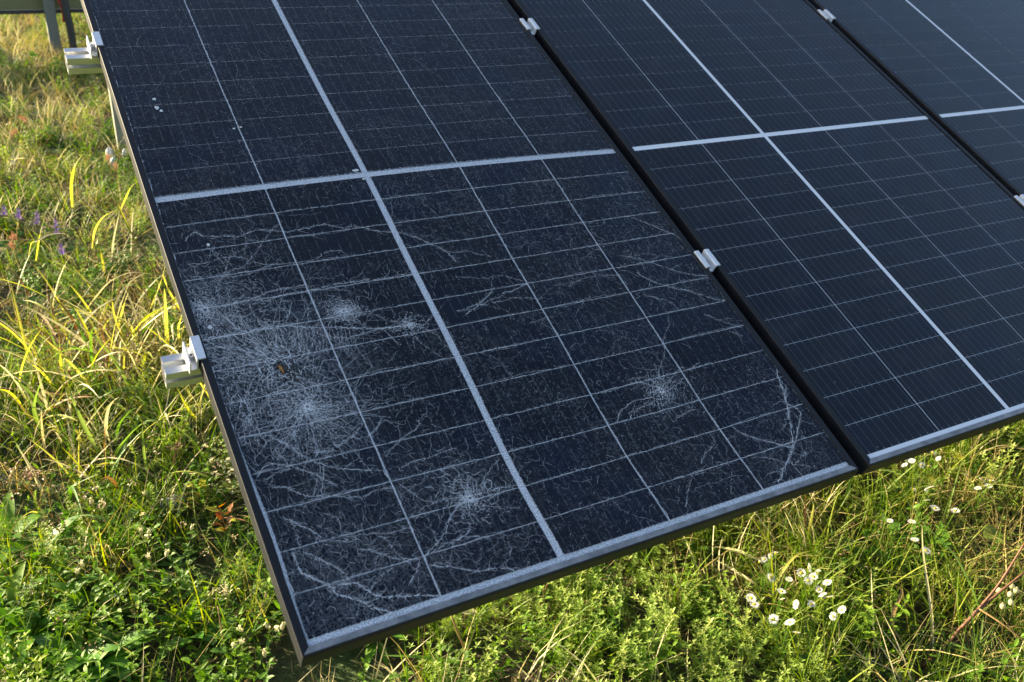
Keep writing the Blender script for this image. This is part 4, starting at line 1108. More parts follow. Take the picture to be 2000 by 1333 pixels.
PROTO = bpy.data.collections.new('meadow_sources')     # never linked to the scene
def source(name, mb, mat):
    o = bpy.data.objects.new(name, mb.mesh(name, LM[mat]))
    return o
SETS = {
    'meadow_grass': [source('grass_tuft', proto_grass(s, 26, .07, .19, .0022, .0042, .7, 1.5, .05), 'grass') for s in (1, 2, 3)],
    'dry_grass': [source('straw_tuft', proto_grass(s, 18, .08, .24, .0013, .003, 1.1, 1.7, .05), 'straw') for s in (4, 5)],
    'bleached_grass': [source('bleached_tuft', proto_grass(s, 16, .08, .22, .002, .004, 1.0, 1.7, .06), 'pale') for s in (24, 25)],
    'clover': [source('clover_patch', proto_clover(s), 'clover') for s in (6, 7)],
    'leafy_weeds': [source('leafy_weed', proto_herb(s), 'herb') for s in (8, 9, 10)],
    'bedstraw': [source('bedstraw_tuft', proto_feather(s), 'feather') for s in (11, 12)],
    'plant_litter': [source('dead_bits', proto_litter(s), 'litter') for s in (13, 14)],
    'withered_stalks': [source('withered_stalk', proto_seedstalk(s), 'litter') for s in (15, 16)],
}
def scatter(name, pts, lean=.25):
    """pts: (x, y, scale). One object: points that carry instances of the loose source tufts."""
    src = SETS[name]
    r = random.Random(hash(name) % 1000 if False else len(name) * 7 + 1)
    co = [(x, y, gz(x, y) - .004) for x, y, s in pts]
    me = bpy.data.meshes.new(name)
    me.from_pydata(co, [], [])
    a = me.attributes.new('spin', 'FLOAT_VECTOR', 'POINT')
    a.data.foreach_set('vector', np.array([(r.gauss(0, lean), r.gauss(0, lean), r.uniform(0, 6.28)) for _ in pts], dtype=np.float32).ravel())
    a = me.attributes.new('size', 'FLOAT', 'POINT')
    a.data.foreach_set('value', np.array([s for _, _, s in pts], dtype=np.float32))
    a = me.attributes.new('pick', 'INT', 'POINT')
    a.data.foreach_set('value', np.array([r.randrange(len(src)) for _ in pts], dtype=np.int32))
    o = bpy.data.objects.new(name, me)
    COL.objects.link(o)
    ng = bpy.data.node_groups.new(name + '_scatter', 'GeometryNodeTree')
    ng.interface.new_socket('Geometry', in_out='INPUT', socket_type='NodeSocketGeometry')
    ng.interface.new_socket('Geometry', in_out='OUTPUT', socket_type='NodeSocketGeometry')
    gi, go = ng.nodes.new('NodeGroupInput'), ng.nodes.new('NodeGroupOutput')
    iop = ng.nodes.new('GeometryNodeInstanceOnPoints')
    def attr(nm, dt):
        n = ng.nodes.new('GeometryNodeInputNamedAttribute')
        n.data_type = dt
        n.inputs['Name'].default_value = nm
        return n.outputs['Attribute']
    jg = ng.nodes.new('GeometryNodeGeometryToInstance')
    for s in reversed(src):
        oi = ng.nodes.new('GeometryNodeObjectInfo')
        oi.inputs['Object'].default_value = s
        oi.inputs['As Instance'].default_value = True
        ng.links.new(oi.outputs['Geometry'], jg.inputs['Geometry'])
    # each source as one instance of a list to choose from
    ng.nodes.remove(jg)
    jn = ng.nodes.new('GeometryNodeJoinGeometry')
    for n in [n for n in ng.nodes if n.bl_idname == 'GeometryNodeObjectInfo']:
        ng.links.new(n.outputs['Geometry'], jn.inputs[0])
    ng.links.new(gi.outputs[0], iop.inputs['Points'])
    ng.links.new(jn.outputs[0], iop.inputs['Instance'])
    iop.inputs['Pick Instance'].default_value = True
    ng.links.new(attr('pick', 'INT'), iop.inputs['Instance Index'])
    e2r = ng.nodes.new('FunctionNodeEulerToRotation')
    ng.links.new(attr('spin', 'FLOAT_VECTOR'), e2r.inputs[0])
    ng.links.new(e2r.outputs[0], iop.inputs['Rotation'])
    ng.links.new(attr('size', 'FLOAT'), iop.inputs['Scale'])
    ng.links.new(iop.outputs[0], go.inputs[0])
    md = o.modifiers.new('scatter', 'NODES')
    md.node_group = ng
    o.data.materials.append(src[0].data.materials[0])
    tag(o, kind='stuff')
    return o

def vnoise(x, y, s):
    from mathutils import noise as mn
    return mn.noise(Vector((x * s, y * s, 3.7)))

def in_left(x, y):        # the open meadow left of the row
    return y > -.7 and y < 9.5 and -1.7 - .05 * y < x < .1 + .16 * max(y, 0)
def in_front(x, y):       # the strip seen below the panels' front edge
    return -.6 < x < 3.4 and -1.7 + .1 * x < y < .55
pr = random.Random(21)
P_ = {k: [] for k in SETS}
for k in range(36000):
    x, y = pr.uniform(-3, 4.6), pr.uniform(-2.6, 10.5)
    vis = in_left(x, y) or in_front(x, y)
    if not vis and pr.random() > .22: continue
    far = max(0, min(1, (y - 1.2) / 3.0))
    if pr.random() < .25 * far: continue
    n1, n2, n3 = vnoise(x, y, 1.7), vnoise(x + 9, y, 2.6), vnoise(x, y + 17, 4.0)
    w = {'meadow_grass': .26, 'dry_grass': .14, 'clover': .14, 'leafy_weeds': .14, 'bedstraw': .08, 'plant_litter': .2, 'withered_stalks': .02, 'bleached_grass': .02}
    if x < -.2 and y < .55:          # leafy corner in front of the broken panel
        w.update(leafy_weeds=.36, clover=.12, meadow_grass=.14, dry_grass=.08, plant_litter=.26, bedstraw=.05, withered_stalks=.05)
        if y > .2: w.update(leafy_weeds=.16, clover=.2, dry_grass=.14, plant_litter=.42, withered_stalks=.08)
    elif x < 0 and y < 1.6:          # reedy patch by the lower rail
        w.update(meadow_grass=.3, dry_grass=.26, clover=.16, leafy_weeds=.08, withered_stalks=.05, bleached_grass=.12)
    elif y > 1.6:                    # dry mixed meadow
        w.update(meadow_grass=.14, dry_grass=.36, clover=.26, leafy_weeds=.16, withered_stalks=.09, plant_litter=.34, bleached_grass=.1)
    elif x < .62:                    # soft bright bedstraw under the front edge
        w.update(bedstraw=.66, leafy_weeds=.2, meadow_grass=.12, dry_grass=.06, clover=.06, plant_litter=.1)
    else:                            # grassy right hand
        w.update(meadow_grass=.52, dry_grass=.24, clover=.1, leafy_weeds=.08, bedstraw=.1, plant_litter=.16, bleached_grass=.05)
    w['clover'] *= max(.1, 1 + 2.2 * n1); w['dry_grass'] *= max(.15, 1 - 2.0 * n2); w['leafy_weeds'] *= max(.1, 1 + 2 * n3); w['meadow_grass'] *= max(.2, 1 + 1.4 * n2)
    ks = list(w)
    kind = pr.choices(ks, [w[q] for q in ks])[0]
    if n3 < (-.32 if x < 0 and y < 1.8 else -.42) and (x < 0 or y > .3) and kind not in ('plant_litter', 'dry_grass') and pr.random() < .75: continue   # bare dark patches
    s = pr.uniform(.65, 1.25)
    if kind == 'meadow_grass' and x > .6: s *= 1.15
    P_[kind].append((x, y, s))
for k, pts in P_.items():
    scatter(k, pts)

# ------------------------------------------------------------------ reed clumps, wide blades and dry stems
def spline(P, per=5):
    P = [Vector(q) for q in P]
    out = []
    for i in range(len(P) - 1):
        p0, p1, p2, p3 = P[max(i - 1, 0)], P[i], P[i + 1], P[min(i + 2, len(P) - 1)]
        for k in range(per):
            t = k / per
            out.append(.5 * ((2 * p1) + (p2 - p0) * t + (2 * p0 - 5 * p1 + 4 * p2 - p3) * t * t + (3 * p1 - p0 - 3 * p2 + p3) * t ** 3))
    out.append(P[-1])
    return out
CLUMPS = {
    'A': ('reed_clump', 'tall reed with dark stems and yellow blade tips above the purple flowers', 'reed'),
    'B': ('reed_clump', 'slanting reed stem with yellow blades close to the panel edge above the lower rail', 'reed'),
    'C': ('reed_clump', 'leaning reed with a bleached bent tip blade among the green weeds', 'reed'),
    'D': ('wide_grass_clump', 'dense yellow and green wide grass crowding the lower rail end', 'grass clump'),
    'E': ('wide_grass_clump', 'sprawling grass with red brown flattened blades and one broad yellow blade', 'grass clump'),
    'F': ('wide_grass_clump', 'grass clump with long arching grey green blades below the lower rail end', 'grass clump'),
    'G': ('red_stem_grass', 'red stemmed grass leaning out of the picture past the pale seed balls', 'grass stalk'),
    'H': ('withered_grass', 'withered upright blade beside a curled brown dead leaf in the thin grass', 'grass stalk'),
    'I': ('upright_grass', 'thin red brown upright stem with a broad yellow blade under the front frame', 'grass stalk'),
    'J': ('bleached_grass', 'bleached wide blades lying and arching beside the large daisy cluster', 'grass clump'),
    'K': ('bent_grass', 'pale bent grass blade under the frame of the unbroken panel', 'grass stalk'),
    'L': ('knotted_stalk', 'thick knotted brown stalk with yellow green blades under the cracked panel front', 'grass stalk'),
    'M': ('broken_stalk', 'short broken brown stalks beside the dry brown tangle', 'grass stalk'),
    'N': ('low_grass', 'single short yellow blade standing by the left frame of the cracked panel', 'grass stalk'),
    'O': ('rusty_grass', 'rusty brown thin grass stems near the bottom corner of the cracked panel', 'grass stalk'),
}
groups = {}
for t, kind, wmm, pts in BLADES:
    groups.setdefault(t, []).append((kind, wmm, pts))
br = random.Random(8)
for t, items in groups.items():
    name, label, cat = CLUMPS[t]
    bases = [p[0] for k, w, p in items]
    bx = sum(q[0] for q in bases) / len(bases); by = sum(q[1] for q in bases) / len(bases)
    root = empty(name, (bx, by, gz(bx, by)), label=label, cat=cat)
    off = Vector(root.location)
    for kind, wmm, pts in items:
        P = [Vector(q) - off for q in pts]
        mb = MB()
        tn = br.uniform(.2, .9)
        if kind in ('stem', 'redstem') or (kind == 'brown' and wmm <= 7 and t in 'GLMO'):
            q = spline(P)
            r0 = wmm * (.0007 if kind == 'redstem' and t == 'G' else .00045)
            mb.tube(q, [r0 * (1 - .45 * i / len(q)) * (1.25 if i % 7 == 0 else 1) for i in range(len(q))], 7, tn)
            mb.build('stem', LM[kind], root, True)
        else:
            q = spline(P, 6)
            mb.ribbon(q, wmm * .00092, None, tn, .55, .3, br.uniform(-.7, .7))
            mb.build('blade', LM[kind], root, True)
# extra blades that fill the yellow clumps, all rooted in them
def extra_blades(root_name_label, n, cx, cy, sp, kinds, L, W, seed):
    r = random.Random(seed)
    root = empty('wide_grass_clump', (cx, cy, gz(cx, cy)), label=root_name_label, cat='grass clump')
    for i in range(n):
        x, y = r.gauss(0, sp), r.gauss(0, sp * 1.3)
        az = r.uniform(0, 6.28)
        z = gz(cx + x, cy + y) - gz(cx, cy)
        pts = bent((x, y, z - .01), az, r.uniform(*L), r.uniform(.1, .7), r.uniform(.3, 1.9), 8)
        mb = MB()
        mb.ribbon(pts, r.uniform(*W), None, r.random(), .5, .3, r.uniform(-1, 1))
        mb.build('blade', LM[r.choice(kinds)], root, True)
extra_blades('yellow wide grass thicket hugging the panel edge above the lower clamp', 130, -.44, 1.15, .17, ['yellow', 'yellow', 'yellow', 'pale', 'pale', 'green', 'brown'], (.16, .4), (.005, .012), 1)
extra_blades('loose yellow green grass thicket left of the panel edge thicket', 80, -.63, 1.0, .17, ['yellow', 'yellow', 'pale', 'green', 'brown'], (.15, .34), (.004, .009), 2)
extra_blades('mixed grass tuft with drooping blades under the lower rail end', 44, -.46, .62, .13, ['yellow', 'green', 'pale', 'brown', 'green'], (.12, .28), (.004, .009), 3)
extra_blades('sparse grass tuft with pale blades at the left picture edge below the rail end level', 26, -.72, .72, .13, ['yellow', 'green', 'pale', 'brown'], (.12, .28), (.004, .008), 4)
extra_blades('flattened brown dead grass in the dark hollow below the lower rail end, against the frame', 34, -.36, .42, .08, ['brown', 'brown', 'red', 'pale'], (.08, .2), (.002, .005), 6)
extra_blades('dry yellow grass tuft behind the rail, close to the steel post', 22, -.42, 1.7, .14, ['yellow', 'pale', 'brown', 'green'], (.14, .3), (.004, .008), 5)

# ------------------------------------------------------------------ fleabane daisies
def flower_mesh(seed):
    r = random.Random(seed); mb = MB()
    n = 34
    for i in range(n):
        a = 2 * math.pi * i / n + r.uniform(-.06, .06)
        mb.leaf((math.cos(a) * .0032, math.sin(a) * .0032, .0006), (math.cos(a), math.sin(a), r.uniform(.05, .35)), (0, 0, 1), r.uniform(.0082, .0105), .0019, r.uniform(.1, .5), .1, r.random(), 2)
    return mb.mesh('petals', LM['petal'])
def disc_mesh():
    mb = MB(); n = 10
    vs = [(0, 0, .0028)]
    for k, (rad, z) in enumerate(((.0024, .0022), (.0040, .0006), (.0030, -.0014))):
        vs += [(math.cos(2 * math.pi * i / n) * rad, math.sin(2 * math.pi * i / n) * rad, z) for i in range(n)]
    fs = [(0, 1 + i, 1 + (i + 1) % n) for i in range(n)]
    for k in range(2):
        fs += [(1 + k * n + i, 1 + (k + 1) * n + i, 1 + (k + 1) * n + (i + 1) % n, 1 + k * n + (i + 1) % n) for i in range(n)]
    mb.add(vs, fs)
    return mb.mesh('flower_centre', LM['disc'], True)
FLOW = [flower_mesh(s) for s in (1, 2, 3)]
DISC = disc_mesh()
DLAB = {
    'one': 'daisy plant whose closed up white heads overlap in a slanting row beside bleached blades',
    'two': 'daisy plant with four heads spread under the slanting row of heads, behind the arching blade',
    'three': 'daisy plant with four crowded heads at the top of the large cluster',
    'four': 'daisy plant with five heads on the outer side of the large cluster',
    'five': 'daisy plant with half hidden heads low between the large cluster and the bleached blades',
    'six': 'daisy plant with three full open heads in a short slanting line below the large cluster',
    'seven': 'daisy plant with one big open head alone and a bud beside it',
    'eight': 'daisy plant with five heads just under the front corner of the unbroken panel',
    'nine': 'daisy plant with three small pale heads tucked against the unbroken panel frame',
    'ten': 'daisy plant with three heads in a level row, upper half of the small cluster',
    'eleven': 'daisy plant with three heads below the level row of the small cluster',
    'twelve': 'daisy plant with a lone open head beside the long bleached blade',
    'thirteen': 'daisy plant with a single nodding white bud on a bare stem',
    'fourteen': 'daisy plant with four heads amid round green leaves beyond the nodding bud',
    'fifteen': 'daisy plant with scattered half open heads in the thin green grass',
}
fr_ = random.Random(4)
for key, heads in DAISIES:
    cx = sum(h[0] for h in heads) / len(heads) + .01
    cy = sum(h[1] for h in heads) / len(heads) + .015
    root = empty('daisy_plant', (cx, cy, gz(cx, cy)), label=DLAB[key], cat='daisy', group='white daisies under the front of the panels')
    st = MB()
    for h in heads:
        H = Vector(h) - root.location
        st.tube(spline([(0, 0, -.01), (H.x * .35, H.y * .35, H.z * .55), H - Vector((0, 0, .001))], 4), .0009, 5, fr_.random())
        for k in range(3):
            t = fr_.uniform(.25, .85); a = fr_.uniform(0, 6.28)
            st.leaf((H.x * t * .8, H.y * t * .8, H.z * t), (math.cos(a), math.sin(a), .5), (0, 0, 1), fr_.uniform(.015, .03), .004, .6, .2, fr_.random(), 3)
        q = put('flower_head', fr_.choice(FLOW), root, H, (fr_.gauss(-.05, .42) + .35, fr_.gauss(0, .42) - .15, fr_.uniform(0, 6.28)))
        s = fr_.uniform(.74, 1.06)
        q.scale = (s, s, s)
        if key in ('one', 'thirteen') or fr_.random() < .12: q.scale = (s * .7, s * .7, s * 1.5)
        put('flower_centre', DISC, q)
    st.build('stems', LM['herb'], root)

# ------------------------------------------------------------------ bladder campions with their dry capsules
def capsule_mesh(seed, L=.012):
    r = random.Random(seed); mb = MB(); n = 8
    prof = [(0, .0012), (.18, .0035), (.45, .0048), (.75, .0040), (.95, .0020), (1.05, .0032)]
    vs = [(math.cos(2 * math.pi * i / n) * q, math.sin(2 * math.pi * i / n) * q, t * L) for t, q in prof for i in range(n)]
    fs = [(k * n + i, k * n + (i + 1) % n, (k + 1) * n + (i + 1) % n, (k + 1) * n + i) for k in range(len(prof) - 1) for i in range(n)]
    mb.add(vs, fs, .6)
    for i in range(5):
        a = i * 1.257
        mb.leaf((math.cos(a) * .002, math.sin(a) * .002, L), (math.cos(a), math.sin(a), .6), (0, 0, 1), .006, .004, .5, .1, .9, 2)
    return mb.mesh('seed_capsule', LM['capsule'], True)
CAPS = [capsule_mesh(1), capsule_mesh(2, .014)]
CLAB = ['bladder campion with two cream capsules one above the other over bare dark soil', 'bladder campion with three ragged white capsules on a long bowed stem', 'bladder campion with a single frilled white head on a straight stem', 'bladder campion with low cream and pinkish capsules beneath the frilled head',
        'bladder campion with two pale capsules among the broad leaf rosettes', 'trio of pale green campion capsules tight against the cracked panel frame', 'campion with three small brown tinged capsules below the trio at the frame', 'campion with one fat green capsule near the panel bottom corner', 'campion with three yellowish capsules above the yellow lying blade', 'campion with two round dry capsules on dark wiry stems near the lower rail']
for (heads, base), lab in zip(CAMPIONS, CLAB):
    root = empty('campion_plant', (base[0], base[1], gz(base[0], base[1])), label=lab, cat='wildflower', group='bladder campions left of the cracked panel')
    st = MB()
    for h in heads:
        H = Vector(h) - root.location
        st.tube(spline([(fr_.gauss(0, .008), fr_.gauss(0, .008), -.01), (H.x * .5 + fr_.gauss(0, .006), H.y * .5, H.z * .6), H], 5), .0008, 5, fr_.random())
        q = put('seed_capsule', fr_.choice(CAPS), root, H, (fr_.uniform(-1.2, 1.2), fr_.uniform(-1.2, 1.2), 0))
    for k in range(5):
        a = fr_.uniform(0, 6.28)
        st.leaf((0, 0, .01 + .008 * k), (math.cos(a), math.sin(a), .6), (0, 0, 1), .03, .008, .7, .2, .4, 3)
    st.build('stems', LM['stem'], root)

# ------------------------------------------------------------------ sage spikes, reddish panicles
SLAB = ['purple sage spike at the very left picture edge', 'purple sage spike second from the left picture edge', 'leaning purple sage spike between its neighbours with a bare stem', 'boldest purple sage spike of the group, farthest from the left edge', 'short faded purple sage spike below the boldest one']
for (h, b), lab in zip(SAGES, SLAB):
    root = empty('sage_plant', (b[0], b[1], gz(b[0], b[1])), label=lab, cat='wildflower', group='purple sage spikes in the meadow')
    H = Vector(h) - root.location
    st = MB(); st.tube(spline([(0, 0, -.01), (H.x * .3, H.y * .3, H.z * .5), H], 5), .0016, 5, .4)
    for k in range(8):
        a = fr_.uniform(0, 6.28)
        st.leaf((H.x * .1, H.y * .1, H.z * (.05 + .06 * k)), (math.cos(a), math.sin(a), .4), (0, 0, 1), .045, .016, .8, .2, .5, 3)
    st.build('stems', LM['stem'], root)
    fl = MB()
    for k in range(54):
        t = int(k / 6) / 9 + fr_.uniform(-.015, .015)
        a = k * 1.047 + fr_.uniform(-.4, .4)
        if fr_.random() < .2: continue
        q_ = .58 + .42 * t
        p0 = Vector((H.x * q_, H.y * q_, H.z * q_))
        fl.leaf(p0, (math.cos(a), math.sin(a), .5), (0, 0, 1), .017 * (1.15 - .75 * t) * fr_.uniform(.6, 1.2), .006, 1.1, .3, fr_.random(), 2)
    fl.build('flower_spike', LM['purple'], root)
PLAB = ['reddish grass plume bending over at the far left', 'reddish grass plume lying almost level at the left picture edge', 'feathery reddish grass plume standing in front of the pale post', 'faded brown plume at the left edge beside the purple sage', 'short faded brown plume under the other by the sage', 'ragged rusty plume close to the panel edge near the white scraps']
for (h, b), lab in zip(PANICLES, PLAB):
    root = empty('plume_grass', (b[0], b[1], gz(b[0], b[1])), label=lab, cat='grass stalk', group='reddish grass plumes in the meadow')
    H = Vector(h) - root.location
    st = MB(); q = spline([(0, 0, -.01), (H.x * .3, H.y * .3, H.z * .65), H], 6); st.tube(q, .0012, 5, .5)
    st.build('stem', LM['brown'], root)
    fl = MB()
    for k in range(70):
        t = .6 + .4 * k / 70
        p0 = q[min(len(q) - 1, int(t * (len(q) - 1)))]
        a = fr_.uniform(0, 6.28)
        d = Vector((math.cos(a) * .5, math.sin(a) * .5, .8)) + (q[-1] - q[-2]).normalized()
        fl.leaf(p0 + Vector((fr_.gauss(0, .004), fr_.gauss(0, .004), fr_.gauss(0, .006))), d, (0, 0, 1), fr_.uniform(.01, .022), .0035, .4, .3, fr_.random(), 2)
    fl.build('plume', LM['seedhead'], root)

# ------------------------------------------------------------------ broad leaved rosettes: every leaf a part
def rosette(loc, n, L, wl, mat, label, seed, upright=.55):
    r = random.Random(seed)
    root = empty('leaf_rosette', (loc[0], loc[1], gz(loc[0], loc[1])), (0, 0, r.uniform(0, 6.28)), label=label, cat='weed', group='broad leaved weeds left of the cracked panel')
    for i in range(n):
        a = i * 2.399 + r.uniform(-.25, .25)
        l = r.uniform(*L) * 1.3
        mb = MB()
        mb.leaf((math.cos(a) * .006, math.sin(a) * .006, .004 + .002 * i), (math.cos(a), math.sin(a), r.uniform(.25, upright * 2.2) * (.6 + i / n)), (0, 0, 1), l, l * wl * r.uniform(.85, 1.15), r.uniform(.5, 1.4), r.uniform(.15, .35), r.random(), 6, r.uniform(.85, 1.15))
        mb.build('leaf', LM[mat], root, True)
RLAB = ['rosette with long shiny leaves in the lower left, beside the bare soil patch', 'rosette with upright bright leaves beyond the bare soil patch', 'rosette of tall leaves at the left picture edge', 'rosette of dense leaves next to the tall one at the left edge',
        'small rosette with narrow leaves below the two pale capsules', 'rosette with large pointed leaves at the bottom picture edge', 'four cornered weed with wide pointed leaves below the rusty grass', 'rosette half cut by the bottom left picture corner',
        'rosette with folded leaves beside the upright bright one', 'loose rosette under the two stacked campion capsules', 'grey green narrow weed by the cracked panel frame', 'low spreading rosette at the bottom edge beside the large pointed one', 'rosette with sunlit blades above the bottom left corner one', 'bright lance leaved weed under the cracked panel front edge']
RSPEC = [(16, (.06, .10), .24), (14, (.06, .10), .26), (14, (.07, .11), .26), (14, (.06, .1), .26), (12, (.04, .07), .2), (16, (.06, .1), .28), (9, (.06, .09), .3), (14, (.06, .1), .26), (12, (.05, .09), .25), (12, (.05, .08), .25), (14, (.03, .055), .2), (14, (.05, .09), .26), (13, (.06, .1), .24), (16, (.05, .09), .2)]
for i, (loc, lab, (n, L, wl)) in enumerate(zip(ROSETTES, RLAB, RSPEC)):
    rosette(loc, n, L, wl, 'broad', lab, 40 + i)

# ------------------------------------------------------------------ single finds
x, y, z = SPOTS['bramble']
root = empty('bramble_sprig', (x, y, gz(x, y)), label='small bramble sprig with red and orange autumn leaves by the panel frame', cat='bramble')
st = MB(); st.tube([(0, 0, -.01), (.004, .0, .04), (-.004, .004, .10)], .0013, 5, .5); st.build('stem', LM['redstem'], root)
r = random.Random(3)
for i in range(11):
    a = i * 2.4; mb = MB()
    mb.leaf((r.gauss(0, .008), r.gauss(0, .008), .02 + .008 * i), (math.cos(a), math.sin(a), r.uniform(.1, 1.8)), (0, 0, 1), r.uniform(.022, .036), r.uniform(.013, .02), r.uniform(-.4, 1.1), .3, r.random(), 6, .9)
    mb.build('leaf', LM[('bramble', 'yleaf', 'bramble', 'brown')[i % 4]], root, True)
x, y, z = SPOTS['sprig']
root = empty('yellow_sprig', (x, y, gz(x, y)), label='yellow green leafy sprig above the red bramble', cat='weed')
for i in range(13):
    a = i * 2.4; mb = MB()
    mb.leaf((r.gauss(0, .012), r.gauss(0, .012), .01 + .006 * i), (math.cos(a), math.sin(a), r.uniform(.1, .8)), (0, 0, 1), r.uniform(.022, .035), r.uniform(.015, .022), r.uniform(.3, 1.0), .25, r.random(), 5, .85)
    mb.build('leaf', LM['yleaf'], root, True)
x, y, z = SPOTS['fluff']
root = empty('clematis_tangle', (x, y, gz(x, y)), label='pale fluffy seed tangle touching the panel frame above the bramble', cat='weed')
fl = MB()
for k in range(90):
    c = Vector((r.gauss(0, .03), r.gauss(0, .035), abs(r.gauss(.05, .03))))
    a = r.uniform(0, 6.28)
    fl.leaf(c, (math.cos(a), math.sin(a), r.uniform(-.2, .9)), (0, 0, 1), r.uniform(.01, .02), r.uniform(.006, .012), .6, .3, r.random(), 3)
o = fl.build('seed_fluff', LM['capsule'], root)
o['kind'] = 'stuff'
for k in range(6):
    a = k * 1.05; mb = MB()
    mb.leaf((0, 0, .03), (math.cos(a), math.sin(a), .3), (0, 0, 1), .035, .022, .6, .25, r.random(), 5); mb.build('leaf', LM['feather'], root, True)
for key, lab in (('roundleaf', 'large pale round leaf lying in the thin grass at the far right'), ('yleafA', 'yellow leaf over the small daisy cluster'), ('yleafB', 'curled olive yellow leaf under the unbroken panel frame')):
    x, y, z = SPOTS[key]
    root = empty('single_leaf', (x, y, gz(x, y)), label=lab, cat='leaf')
    zz = max(.03, z - gz(x, y))
    st = MB(); st.tube([(0, 0, -.01), (.004, .004, zz * .5), (-.014, -.004, zz)], .0012, 5, .5); st.build('stem', LM['stem'], root)
    mb = MB(); mb.leaf((-.014, -.004, zz), (.9, -.2, .1), (0, -.35, 1), .05 if key != 'roundleaf' else .065, .03 if key != 'roundleaf' else .055, .4, .2, .6, 8, .85)
    mb.build('leaf_blade', LM['yleaf' if key != 'roundleaf' else 'feather'], root, True)
# pale seed balls at the right
bx, by, bz = SPOTS['seedbase']
root = empty('seed_ball_sprig', (bx, by, gz(bx, by)), label='thin stalk carrying six pale round seed balls at the right picture edge', cat='wildflower')
st = MB()
def ball_mesh(rad=.0068):
    mb = MB(); n, k = 10, 7
    vs = [(math.sin(math.pi * j / k) * math.cos(2 * math.pi * i / n) * rad, math.sin(math.pi * j / k) * math.sin(2 * math.pi * i / n) * rad, math.cos(math.pi * j / k) * rad * 1.1) for j in range(k + 1) for i in range(n)]
    mb.add(vs, [(j * n + i, j * n + (i + 1) % n, (j + 1) * n + (i + 1) % n, (j + 1) * n + i) for j in range(k) for i in range(n)], .7)
    mb.tube([(0, 0, rad), (0, 0, rad * 1.35)], [.0018, .0012], 6, .1)
    return mb.mesh('seed_ball', LM['capsule'], True)
BALL = ball_mesh()
for b_ in SPOTS['seedballs']:
    H = Vector(b_) - root.location
    st.tube(spline([(0, 0, -.01), (H.x * .4, H.y * .4, H.z * .6), H], 5), .0007, 5, .4)
    put('seed_ball', BALL, root, H, (fr_.uniform(-.8, .8), fr_.uniform(-.8, .8), 0))
st.build('stems', LM['herb'], root)
# dead leaf, pale stone, three white scraps by the post
x, y, z = SPOTS['deadleaf']
mb = MB(); mb.leaf((0, 0, 0), (1, -.25, .0), (0, -.4, 1), .045, .016, .8, .5, .7, 7, .8)
mb.leaf((.004, .002, .003), (1, .1, .1), (0, -.3, 1), .035, .01, -.5, .5, .9, 6, .8)
o = mb.build('dead_leaf', LM['pale'], None, True)
o.location = (x - .03, y, z)
tag(o, 'cream coloured dead leaf caught in the weeds just under the cracked panel front', 'leaf')
st = MB(); st.tube([(0, 0, -z + gz(x, y)), (.004, 0, -.03), (.01, 0, 0)], .001, 5, .5)
st.build('leaf_stalk', LM['brown'], o)
m_st, nt, p = new_mat('pale_stone')
g = N(nt)
tc = g.node('ShaderNodeTexCoord')
g.link(g.ramp(g.noise(tc.outputs['Object'], 70.0, 5.0), [(.3, (.2, .19, .17)), (.7, (.42, .41, .38))]), p.inputs['Base Color'])
p.inputs['Roughness'].default_value = .9
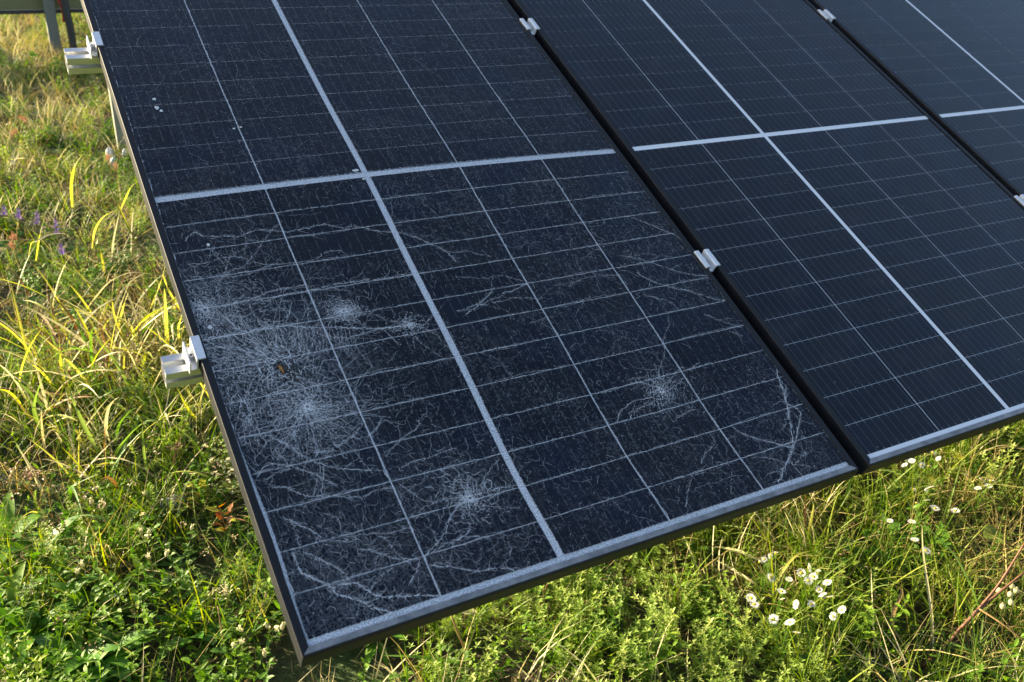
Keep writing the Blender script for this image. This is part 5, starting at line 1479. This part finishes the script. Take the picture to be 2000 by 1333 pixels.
def stone(name, loc, size, seed, mat, label, cat, sq=(1, 1, .45)):
    r = random.Random(seed); mb = MB(); n, k = 11, 7
    vs = []
    for j in range(k + 1):
        for i in range(n):
            a, b = math.pi * j / k, 2 * math.pi * i / n
            q = size * (1 + .22 * math.sin(b * 2 + seed) * math.sin(a) + .12 * math.sin(b * 3 + a * 2 + seed * 2))
            vs.append((math.sin(a) * math.cos(b) * q * sq[0], math.sin(a) * math.sin(b) * q * sq[1], math.cos(a) * q * sq[2]))
    mb.add(vs, [(j * n + i, j * n + (i + 1) % n, (j + 1) * n + (i + 1) % n, (j + 1) * n + i) for j in range(k) for i in range(n)])
    o = mb.build(name, mat, None, True)
    o.location = loc
    o.rotation_euler = (r.gauss(0, .2), r.gauss(0, .2), r.uniform(0, 3))
    return tag(o, label, cat)
x, y, z = SPOTS['stone']
stone('stone', (x, y, gz(x, y) + .02), .028, 2, m_st, 'flat grey stone half buried in the dark gap among the weeds', 'stone')
m_sc, nt, p = new_mat('white_plaster_scrap')
g = N(nt)
tc = g.node('ShaderNodeTexCoord')
g.link(g.mix(g.noise(tc.outputs['Object'], 40.0), (.6, .6, .6), (.8, .8, .78)), p.inputs['Base Color'])
for key, sz, sq, lab in (('scrapA', .038, (.35, .7, 1.1), 'upright white scrap on the free side of the pale post foot'), ('scrapB', .032, (.5, .6, .9), 'white scrap lowest of the three in front of the pale post'), ('scrapC', .032, (.6, .4, .9), 'white scrap squeezed between the pale post foot and the panel edge')):
    x, y, z = SPOTS[key]
    stone('white_scrap', (x, y, gz(x, y) + sz * .7), sz, len(lab), m_sc, lab, 'scrap', sq)
# dried pinkish flower heads
for key, lab in (('driedA', 'dried pinkish brown flower head beside the panel frame under the lower rail'), ('driedB', 'dried pinkish brown flower head at the left among clover'), ('driedC', 'dry star shaped flower head on a curved stalk near the cracked panel corner')):
    x, y, z = SPOTS[key]
    root = empty('dried_flower', (x, y, gz(x, y)), label=lab, cat='wildflower', group='dried flower heads in the meadow')
    H = Vector((0, 0, z - gz(x, y)))
    st = MB(); st.tube(spline([(.02, .01, -.01), (.012, .004, H.z * .6), H], 5), .0011, 5, .3); st.build('stem', LM['brown'], root)
    fl = MB()
    for k in range(46):
        a = r.uniform(0, 6.28)
        fl.leaf(H + Vector((r.gauss(0, .009), r.gauss(0, .009), r.gauss(0, .006))), (math.cos(a), math.sin(a), r.uniform(.1, 1)), (0, 0, 1), r.uniform(.007, .013), .004, .5, .3, r.random(), 2)
    fl.build('flower_head', LM['seedhead'] if key != 'driedC' else LM['pale'], root)
